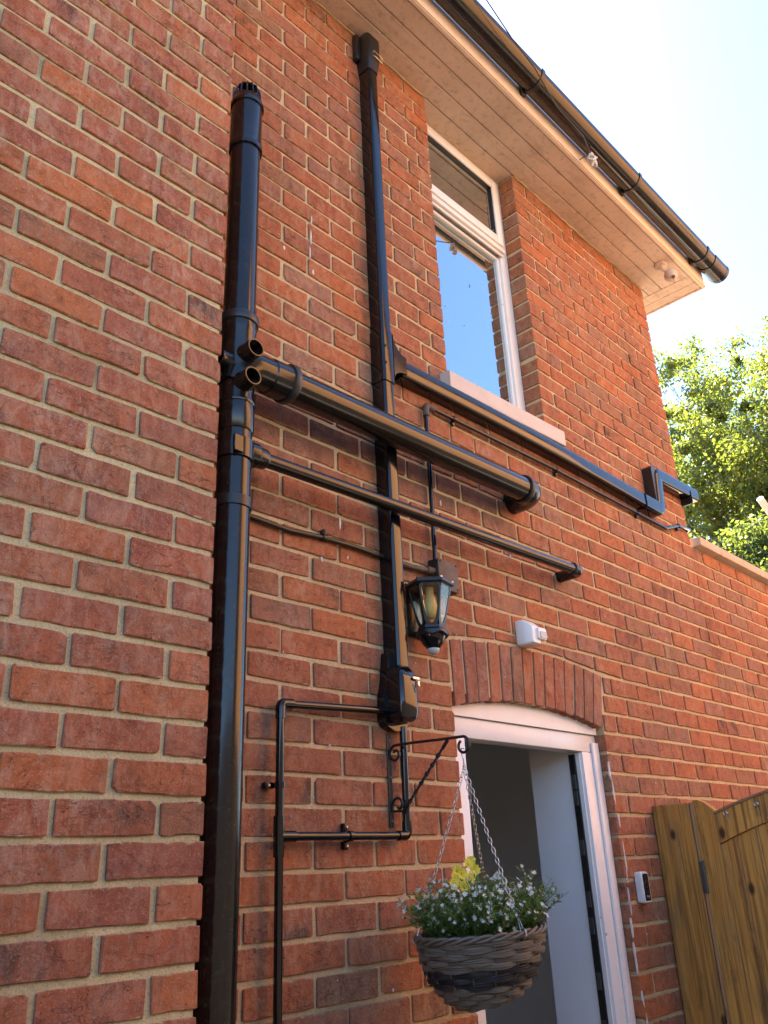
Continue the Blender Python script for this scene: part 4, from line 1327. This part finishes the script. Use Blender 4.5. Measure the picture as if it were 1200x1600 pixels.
# ------------------------------------------------------------------ gate
GX = 2.36
post = thing('gate_post', 'broad flat wooden post board fixed to the wall beside the doorbell', 'gate post', (GX, -0.085, 0))
bm = B(); add_box(bm, GX - 0.004, GX + 0.05, -0.163, -0.004, 0, 1.752, .003); mesh_obj('post_board', bm, M['wood'], post)
bm = B(); add_box(bm, GX - 0.001, GX + 0.05, -0.1785, -0.1665, 0, 1.752, .002); mesh_obj('stop_batten', bm, M['wood_pale'], post)
gate = thing('garden_gate', 'wooden garden gate of upright boards under an arched top rail', 'gate', (GX, -0.7, 0.05))
bm = B()
N = 10
top = [(-0.1805, 1.757), (-0.20, 1.760), (-0.22, 1.752), (-0.245, 1.733), (-0.2625, 1.718)]
poly = [(-0.1805, 0.06)] + top + [(-0.2625, 0.06)]
add_loft(bm, [[(x, y, z) for y, z in poly] for x in (GX, GX + .045)])
mesh_obj('hanging_stile', bm, M['wood'], gate)
def arcz(y, z0, rise): return z0 + rise * (1 - ((y + 0.86) / 0.60) ** 2)
GE = -1.46
lo, hi = [], []
for k in range(17):
    y = -0.2640 + (GE + 0.2640) * k / 16
    hi.append((y, arcz(y, 1.698, 0.105))); lo.append((y, arcz(y, 1.590, 0.125)))
poly = hi + lo[::-1]
bm = B(); add_loft(bm, [[(x, y, z) for y, z in poly] for x in (GX - .006, GX + .04)]); mesh_obj('arched_rail', bm, M['wood'], gate)
bm = B(); loops = []
for y, z in hi: loops.append([(GX - .012, y, z + .001), (GX + .046, y, z + .001), (GX + .046, y, z + .010), (GX - .012, y, z + .010)])
add_loft(bm, loops); mesh_obj('rail_capping', bm, M['wood_pale'], gate)
ys = -0.2650
k = 0
while ys > GE + 0.02:
    w = (0.068, 0.078, 0.082, 0.074)[k % 4]
    ye = max(ys - w, GE)
    za, zb2 = arcz(ys, 1.590, .125) - .003, arcz(ye, 1.590, .125) - .003
    bm = B()
    q = .0026
    add_loft(bm, [[(x, ys - q, 0.06), (x, ys - q, za), (x, ye + q, zb2), (x, ye + q, 0.06)] for x in (GX + .004 + .0012 * (k % 2), GX + .024)])
    bmesh.ops.bevel(bm, geom=[e_ for e_ in bm.edges], offset=.0018, segments=1, affect='EDGES')
    mesh_obj('gate_board', bm, M['wood'], gate)
    ys = ye; k += 1
bm = B()
add_box(bm, GX - 0.008, GX - 0.0015, -0.1795, -0.1675, 1.418, 1.532, .001)
add_tube(bm, [(GX - .004, -0.182, 1.416), (GX - .004, -0.182, 1.534)], .0055, 12)
mesh_obj('hinge', bm, M['hinge'], gate, True)
for yy, zz in ((-0.315, 1.70), (-0.44, 1.725)):
    bm = B(); add_lathe(bm, (GX - .006, yy, zz), (-1, 0, 0), [(.007, 0), (.007, .002), (.003, .003), (.003, .010)], 12)
    ring = [Vector((GX - .018, yy + .007 * math.cos(a), zz + .007 * math.sin(a))) for a in np.linspace(0, 2 * math.pi, 14, endpoint=False)]
    add_tube(bm, ring, .0018, 8, closed=True)
    add_tube(bm, [(GX - .014, yy, zz - .006), (GX - .012, yy - .006, zz - .04)], .0012, 6)
    mesh_obj('eye_hook', bm, M['steel'], gate, True)

# ------------------------------------------------------------------ hanging basket, its bracket and its plants
BXx = 0.775
brk = thing('basket_bracket', 'black wrought iron bracket with scrolled ends and a twisted stay', 'bracket', (BXx, -0.01, 1.79))
def bar(name, pts, r=.0042, n=8, flat=1.0, mat='iron'):
    bm = B(); add_tube(bm, pts, r, n, flat=flat); return mesh_obj(name, bm, M[mat], brk, True)
bm = B(); add_box(bm, BXx - .008, BXx + .008, -0.0065, -.0005, 1.664, 1.925, .0015); mesh_obj('back_bar', bm, M['iron'], brk)
def scroll(cx, cz, r0, r1, a0, a1, n=22):
    return [Vector((BXx, cx + (r0 + (r1 - r0) * k / n) * math.cos(rad(a0 + (a1 - a0) * k / n)), cz + (r0 + (r1 - r0) * k / n) * math.sin(rad(a0 + (a1 - a0) * k / n)))) for k in range(n + 1)]
s1 = scroll(-0.030, 1.864, .007, .025, -330, 90)            # scroll against the wall, then the arm
arm = s1 + [Vector((BXx, -0.10, 1.888)), Vector((BXx, -0.20, 1.884))] + scroll(-0.284, 1.858, .024, .014, 100, 420)
bar('arm', arm, .0040, 8)
s2 = scroll(-0.034, 1.722, .007, .028, 300, -70)
st = s2
p0, p1 = Vector((BXx, -0.052, 1.703)), Vector((BXx, -0.232, 1.880))
bm = B()
add_tube(bm, s2[:-2] + [Vector((BXx, -0.054, 1.705))], .0040, 8)
# twisted square stay
nseg = 60
rings = []
dirv = (p1 - p0).normalized(); nx = Vector((1, 0, 0)); ny = dirv.cross(nx)
mid_sag = ny * 0.0
for k in range(nseg + 1):
    t = k / nseg
    tw = 6 * math.pi * max(0, min(1, (t - .12) / .76))
    c = p0 + (p1 - p0) * t
    rings.append([c + (nx * math.cos(tw + q * math.pi / 2) + ny * math.sin(tw + q * math.pi / 2)) * .0062 * (1.0 if q % 2 else .62) for q in range(4)])
add_loft(bm, rings)
mesh_obj('twisted_stay', bm, M['iron'], brk)
for z in (1.80, 1.905, 1.68):
    bm = B(); add_lathe(bm, (BXx, -.0065, z), (0, -1, 0), [(.005, 0), (.004, .0025), (0, .003)], 10); mesh_obj('screw', bm, M['hinge'], brk, True)

HOOK = Vector((BXx + .002, -0.281, 1.836))
BC = Vector((0.790, -0.280, 1.384))
BR = 0.157
bas = thing('hanging_basket', 'woven wicker hanging basket with a dark middle band on steel chains', 'basket', BC)
tilt = lambda a: 0.010 * math.cos(a - rad(-20))
prof = [(1.00, 0.002), (0.992, -.013), (0.98, -.028), (0.962, -.043), (0.935, -.058), (0.90, -.073), (0.862, -.088), (0.815, -.103), (0.76, -.117), (0.695, -.131), (0.62, -.144), (0.53, -.155), (0.43, -.163)]
NS = 16
prof = [(a_, b_ * .86) for a_, b_ in prof]
for k, (rr, dz) in enumerate(prof):
    dark = k in (5, 6, 7)
    for s in range(4):
        pts = []
        for q in range(96):
            a = 2 * math.pi * q / 96
            ph = math.sin(NS / 2 * a + k * math.pi)
            sp = (s - 1.5) * (.0018 + .0022 * (0.5 + 0.5 * ph))
            r = BR * rr + .0058 * ph + .0008 * math.sin(5 * a + s * 2 + k)
            tang = 1.0 if k < 8 else 0.8
            pts.append(BC + Vector((r * math.cos(a), r * math.sin(a), dz + sp * tang + tilt(a) + .0012 * math.sin(3 * a + k * 1.7 + s))))
        bm = B(); add_tube(bm, pts, .0025 + .0004 * ((s + k) % 2), 6, closed=True)
        mesh_obj('strand', bm, M['withy_dark' if dark else 'withy'], bas, True)
for s in range(3):
    pts = []
    for q in range(110):
        a = 2 * math.pi * q / 110
        b = 9 * a + s * 2 * math.pi / 3
        pts.append(BC + Vector(((BR + .004 + .0055 * math.cos(b)) * math.cos(a), (BR + .004 + .0055 * math.cos(b)) * math.sin(a), .012 + .006 * math.sin(b) + tilt(a))))
    bm = B(); add_tube(bm, pts, .0042, 6, closed=True); mesh_obj('rim_strand', bm, M['withy'], bas, True)
for q in range(NS):
    a = 2 * math.pi * (q + .25) / NS
    pts = [BC + Vector(((BR * rr + .0015) * math.cos(a), (BR * rr + .0015) * math.sin(a), dz + tilt(a))) for rr, dz in prof]
    bm = B(); add_tube(bm, pts, .0017, 6); mesh_obj('stake', bm, M['withy'], bas, True)
bm = B(); add_lathe(bm, BC, (0, 0, 1), [(BR * rr - .006, dz) for rr, dz in prof] + [(.05, -.144), (0, -.145)], 40); mesh_obj('liner', bm, M['liner'], bas, True)
bm = B(); add_lathe(bm, BC + Vector((0, 0, -.012)), (0, 0, 1), [(BR - .010, 0), (BR * .6, .012), (0, .018)], 32); mesh_obj('soil', bm, M['soil'], bas, True)
bm = B(); add_lathe(bm, BC + Vector((0, 0, -.138)), (0, 0, -1), [(.070, 0), (.045, .006), (0, .008)], 24); mesh_obj('base_weave', bm, M['withy'], bas, True)
bm = B(); pa = BC + Vector((.142, -.015, -.036)); add_tube(bm, [pa, pa + Vector((.03, -.015, -.004)), pa + Vector((.050, -.022, -.008))], [.004, .004, .0015], 6); mesh_obj('loose_end', bm, M['withy_dark'], bas, True)
# chains of separate links
def link_mesh():
    bm = B()
    L, W = .0080, .0042
    pts = []
    for q in range(10):
        a = 2 * math.pi * q / 10
        pts.append((W * math.cos(a) + (0), 0, W * math.sin(a) + (L - W) * (1 if math.sin(a) >= 0 else -1)))
    add_tube(bm, pts, .0010, 6, closed=True)
    me = bpy.data.meshes.new('link'); bm.to_mesh(me); bm.free()
    for p in me.polygons: p.use_smooth = True
    me.materials.append(M['steel'])
    return me
LM = link_mesh()
for ang in (rad(133), rad(-102), rad(25)):
    end = BC + Vector((BR * 1.02 * math.cos(ang), BR * 1.02 * math.sin(ang), .016 + tilt(ang)))
    ch = link('chain', None, bas)
    ch.location = end - BC
    d = HOOK - Vector((0, 0, .035)) - (end + (HOOK - end) * .10)
    st0 = end + (HOOK - end) * .10
    n_l = int(d.length / .0132)
    dn = d.normalized()
    quat = dn.to_track_quat('Z', 'Y')
    for k in range(n_l + 1):
        o = link('link', LM, ch)
        o.location = st0 + dn * (k * .0132) - Vector((0, 0, .006 * math.sin(math.pi * k / n_l))) - end
        o.rotation_mode = 'QUATERNION'
        o.rotation_quaternion = quat @ Matrix.Rotation(rad(45 if k % 2 else -45), 3, 'Z').to_quaternion()
    bm = B()
    side = dn.cross(Vector((0, 0, 1))).normalized() * .006
    add_tube(bm, [end + side, st0, end - side], .0011, 6)
    ring = [end + Vector((.012 * math.cos(a) * math.cos(ang), .012 * math.cos(a) * math.sin(ang), .012 * math.sin(a) - .004)) for a in np.linspace(0, 2 * math.pi, 14, endpoint=False)]
    add_tube(bm, ring, .0022, 6, closed=True)
    mesh_obj('rim_loop', bm, M['steel'], ch, True)
    bm = B(); add_tube(bm, [HOOK - Vector((0, 0, .030)) - dn * .008, HOOK - Vector((0, 0, .012))], .0011, 6); mesh_obj('top_wire', bm, M['steel'], ch, True)
bm = B(); add_tube(bm, [HOOK + Vector((0, -.004, .012)), HOOK + Vector((0, .004, .016)), HOOK + Vector((0, .008, .006)), HOOK + Vector((0, .002, -.012)), HOOK - Vector((0, 0, .032))], .0014, 6); mesh_obj('chain_hook', bm, M['steel'], bas, True)

# plants
def add_leaf(bm, p, d, up, ln, w, fold=0.25):
    d = d.normalized(); s = d.cross(up)
    if s.length < 1e-4: s = d.cross(Vector((1, 0, 0)))
    s.normalize(); n_ = s.cross(d)
    a = bm.verts.new(p); b = bm.verts.new(p + d * ln * .5 + s * w * .5 + n_ * w * fold); c = bm.verts.new(p + d * ln); e_ = bm.verts.new(p + d * ln * .5 - s * w * .5 + n_ * w * fold)
    bm.faces.new((a, b, c, e_))
rg = random.Random(17)
lob = thing('lobelia_plant', 'bushy trailing plant covered with tiny white flowers filling the wicker basket', 'plant', BC)
bs, blf, bfl = B(), B(), B()
for i in range(560):
    a = rg.uniform(0, 2 * math.pi); rr = BR * .95 * math.sqrt(rg.random())
    base = BC + Vector((rr * .75 * math.cos(a), rr * .75 * math.sin(a), -.006))
    out = Vector((math.cos(a), math.sin(a), 0)) * (rr / BR)
    ln = rg.uniform(.06, .170) * (1.0 - .18 * (rr / BR)) + (.03 if math.cos(a - rad(-38)) > .55 and rr > .1 else 0)
    dirv = (Vector((0, 0, 1)) + out * rg.uniform(.3, 1.0) + Vector((rg.uniform(-.35, .35), rg.uniform(-.35, .35), 0))).normalized()
    pts = [base]
    p = base.copy(); d = dirv.copy()
    for s in range(5):
        p = p + d * ln / 5
        d = (d + out * .10 + Vector((rg.uniform(-.16, .16), rg.uniform(-.16, .16), rg.uniform(-.10, .06)))).normalized()
        pts.append(p.copy())
    add_tube(bs, pts, [.0011, .0010, .0009, .0008, .0007, .0005], 4, caps=False)
    for s in range(17):
        t = rg.uniform(.08, 1.0) * 5
        k = min(4, int(t)); q = pts[k].lerp(pts[k + 1], t - k)
        ld = (Vector((rg.uniform(-1, 1), rg.uniform(-1, 1), rg.uniform(-.1, .9)))).normalized()
        add_leaf(blf, q, ld, Vector((rg.uniform(-.4, .4), rg.uniform(-.4, .4), 1)), rg.uniform(.013, .024), rg.uniform(.004, .008))
    nf = rg.choice((0, 1, 1, 2, 2, 3)) if rg.random() < .74 else 0
    for s in range(nf):
        t = rg.uniform(.55, 1.0) * 5 if s else 5
        k = min(4, int(t)); q = pts[k].lerp(pts[k + 1], min(1, t - k)) + Vector((rg.uniform(-.006, .006), rg.uniform(-.006, .006), rg.uniform(0, .006)))
        fn = (Vector((rg.uniform(-.6, .6), rg.uniform(-.6, .6), .45)) + out * .7).normalized()
        sx = fn.orthogonal().normalized(); sy = fn.cross(sx)
        sz = rg.uniform(.0065, .0105)
        r0 = rg.uniform(0, 6.28)
        for pe in range(5):
            aa = r0 + (pe - 2) * rad(42) + (rad(90) if pe in (0, 4) else 0) * (1 if pe == 4 else -1) * .4
            dd = (sx * math.cos(aa) + sy * math.sin(aa) + fn * .25)
            add_leaf(bfl, q, dd, fn, sz * (1.0 if 0 < pe < 4 else .6), sz * (.62 if 0 < pe < 4 else .3), .08)
mesh_obj('stems', bs, M['leaf_basket'], lob)['kind'] = 'stuff'
mesh_obj('leaves', blf, M['leaf_basket'], lob)['kind'] = 'stuff'
mesh_obj('blossoms', bfl, M['petal_white'], lob)['kind'] = 'stuff'

snap = thing('snapdragon_plant', 'yellow flowering snapdragon rising above the white flowers in the basket', 'plant', BC + Vector((-.02, .01, 0)))
bs, blf = B(), B()
heads = [(-.050, .012, .140), (-.030, .020, .158), (-.012, .010, .172), (-.046, -.006, .120), (-.022, .000, .140), (.006, .018, .180), (-.060, .004, .128), (-.036, .006, .150), (.000, .006, .158)]
for i in range(7):
    b = BC + Vector((rg.uniform(-.03, .04), rg.uniform(-.02, .04), 0))
    t_ = BC + Vector((-.03 + .012 * i, .008 + rg.uniform(-.02, .02), rg.uniform(.10, .15)))
    add_tube(bs, [b, b.lerp(t_, .5) + Vector((0, 0, .01)), t_], .0016, 5)
    for s in range(16):
        q = b.lerp(t_, rg.uniform(.3, .97)); add_leaf(blf, q, Vector((rg.uniform(-1, 1), rg.uniform(-1, 1), rg.uniform(-.2, .7))), Vector((0, 0, 1)), rg.uniform(.018, .034), rg.uniform(.005, .009))
mesh_obj('stems', bs, M['leaf_basket'], snap)
mesh_obj('leaves', blf, M['leaf_basket'], snap)['kind'] = 'stuff'
for i, (dx, dy, dz) in enumerate(heads):
    c = BC + Vector((dx * 1.5 + .01, dy * 1.5, dz))
    bm = B()
    fd = (Vector((-.45 + rg.uniform(-.4, .4), -.8, .25 + rg.uniform(-.2, .3)))).normalized()
    sx = fd.orthogonal().normalized(); sy = fd.cross(sx)
    add_lathe(bm, c - fd * .012, fd, [(.0025, 0), (.0045, .006), (.0065, .012)], 10)
    for pe in range(5):
        aa = pe * 2 * math.pi / 5 + i
        for off in (-.35, .35):
            dd = sx * math.cos(aa + off) + sy * math.sin(aa + off)
            add_leaf(bm, c + dd * .004, dd + fd * rg.uniform(.1, .7), fd, rg.uniform(.010, .015), rg.uniform(.010, .014), .22)
    mesh_obj('flower', bm, M['petal_yellow'], snap)

# ------------------------------------------------------------------ trees beyond the garden wall
def make_tree(name, label, base, center, rad3, nleaf, leafsize, mat, seed, trunk_r, lean):
    rg = random.Random(seed)
    t = thing(name, label, 'tree', base)
    base = Vector(base); center = Vector(center)
    bm = B()
    tips = []
    def limb(p, d, ln, r, lvl):
        pts, rs = [p.copy()], [r]
        n_ = 5
        q = p.copy()
        for k in range(n_):
            q = q + d * ln / n_
            d = (d + Vector((rg.uniform(-.16, .16), rg.uniform(-.16, .16), rg.uniform(-.03, .12)))).normalized()
            pts.append(q.copy()); rs.append(r * (1 - .5 * (k + 1) / n_))
        add_tube(bm, pts, rs, max(5, 10 - 2 * lvl), caps=False)
        if lvl >= 3:
            tips.append(q.copy()); tips.append(pts[3].copy())
            return
        nb = 4 if lvl else 6
        for k in range(nb):
            i = rg.randint(2 if lvl else 3, n_)
            nd = (d * .7 + Vector((rg.uniform(-1, 1), rg.uniform(-1, 1), rg.uniform(-.15, .75)))).normalized()
            limb(pts[i], nd, ln * rg.uniform(.48, .72), rs[i] * .62, lvl + 1)
        tips.append(q.copy())
    axis = (center - base)
    limb(base, axis.normalized(), axis.length * .78, trunk_r, 0)
    mesh_obj('trunk', bm, M['bark'], t, True)
    # leaf clumps through the crown's volume, at twig tips and on an uneven shell
    clumps = [q for q in tips if all(abs(q[i] - center[i]) < rad3[i] * 1.05 for i in range(3))]
    while len(clumps) < 760:
        v = Vector((rg.gauss(0, 1), rg.gauss(0, 1), rg.gauss(0, 1))).normalized() * (rg.random() ** .30)
        w = 1 + .22 * mnoise.noise(v * 2.3 + Vector((seed, 0, 0)))
        clumps.append(center + Vector((v.x * rad3[0], v.y * rad3[1], v.z * rad3[2])) * w)
    V, F = [], []
    nrg = np.random.RandomState(seed)
    per = nleaf // len(clumps)
    for c in clumps:
        s = rg.uniform(.12, .34)
        k_ = int(per * rg.uniform(.5, 1.5))
        P = nrg.normal(0, 1, (k_, 3)) * s * np.array([[rg.uniform(.6, 1.2), rg.uniform(.6, 1.2), rg.uniform(.4, .8)]]) * .66
        D = nrg.normal(0, 1, (k_, 3)); D[:, 2] -= .45; D /= np.linalg.norm(D, axis=1, keepdims=True)
        U = nrg.normal(0, 1, (k_, 3)); S = np.cross(D, U); S /= np.linalg.norm(S, axis=1, keepdims=True)
        Ln = leafsize * nrg.uniform(.6, 1.3, (k_, 1)); W = Ln * .27
        Q = P + np.array(c - base)
        b = len(V)
        A = Q; Bp = Q + D * Ln * .5 + S * W; C_ = Q + D * Ln; E_ = Q + D * Ln * .5 - S * W
        st = np.stack([A, Bp, C_, E_], 1).reshape(-1, 3)
        V.extend(map(tuple, st))
        F.extend([(b + 4 * i, b + 4 * i + 1, b + 4 * i + 2, b + 4 * i + 3) for i in range(k_)])
    me = bpy.data.meshes.new('crown'); me.from_pydata(V, [], F); me.materials.append(mat)
    link('crown', me, t)
    return t
make_tree('broadleaf_tree', 'tall sunlit yellow green tree rising beyond the house corner', (14.3, 2.5, 0), (14.0, 2.0, 7.3), (3.3, 3.0, 3.1), 190000, .075, M['leaf_light'], 5, .19, 0)
make_tree('leafy_tree', 'darker green tree low behind the pale wall coping', (11.4, 2.9, 0), (11.3, 2.6, 4.3), (2.3, 2.3, 1.7), 90000, .07, M['leaf_dark'], 9, .14, 0)

# grey bracket end poking up past the wall
mast = thing('grey_pole', 'short grey metal pole slanting up beyond the coping at the photo edge', 'pole', (6.95, 0.12, GT + .05))
bm = B(); add_tube(bm, [(6.95, 0.12, GT + .06), (6.6, 0.2, 3.45), (5.61, 0.30, 4.19)], .028, 16); mesh_obj('tube', bm, M['grey'], mast, True)
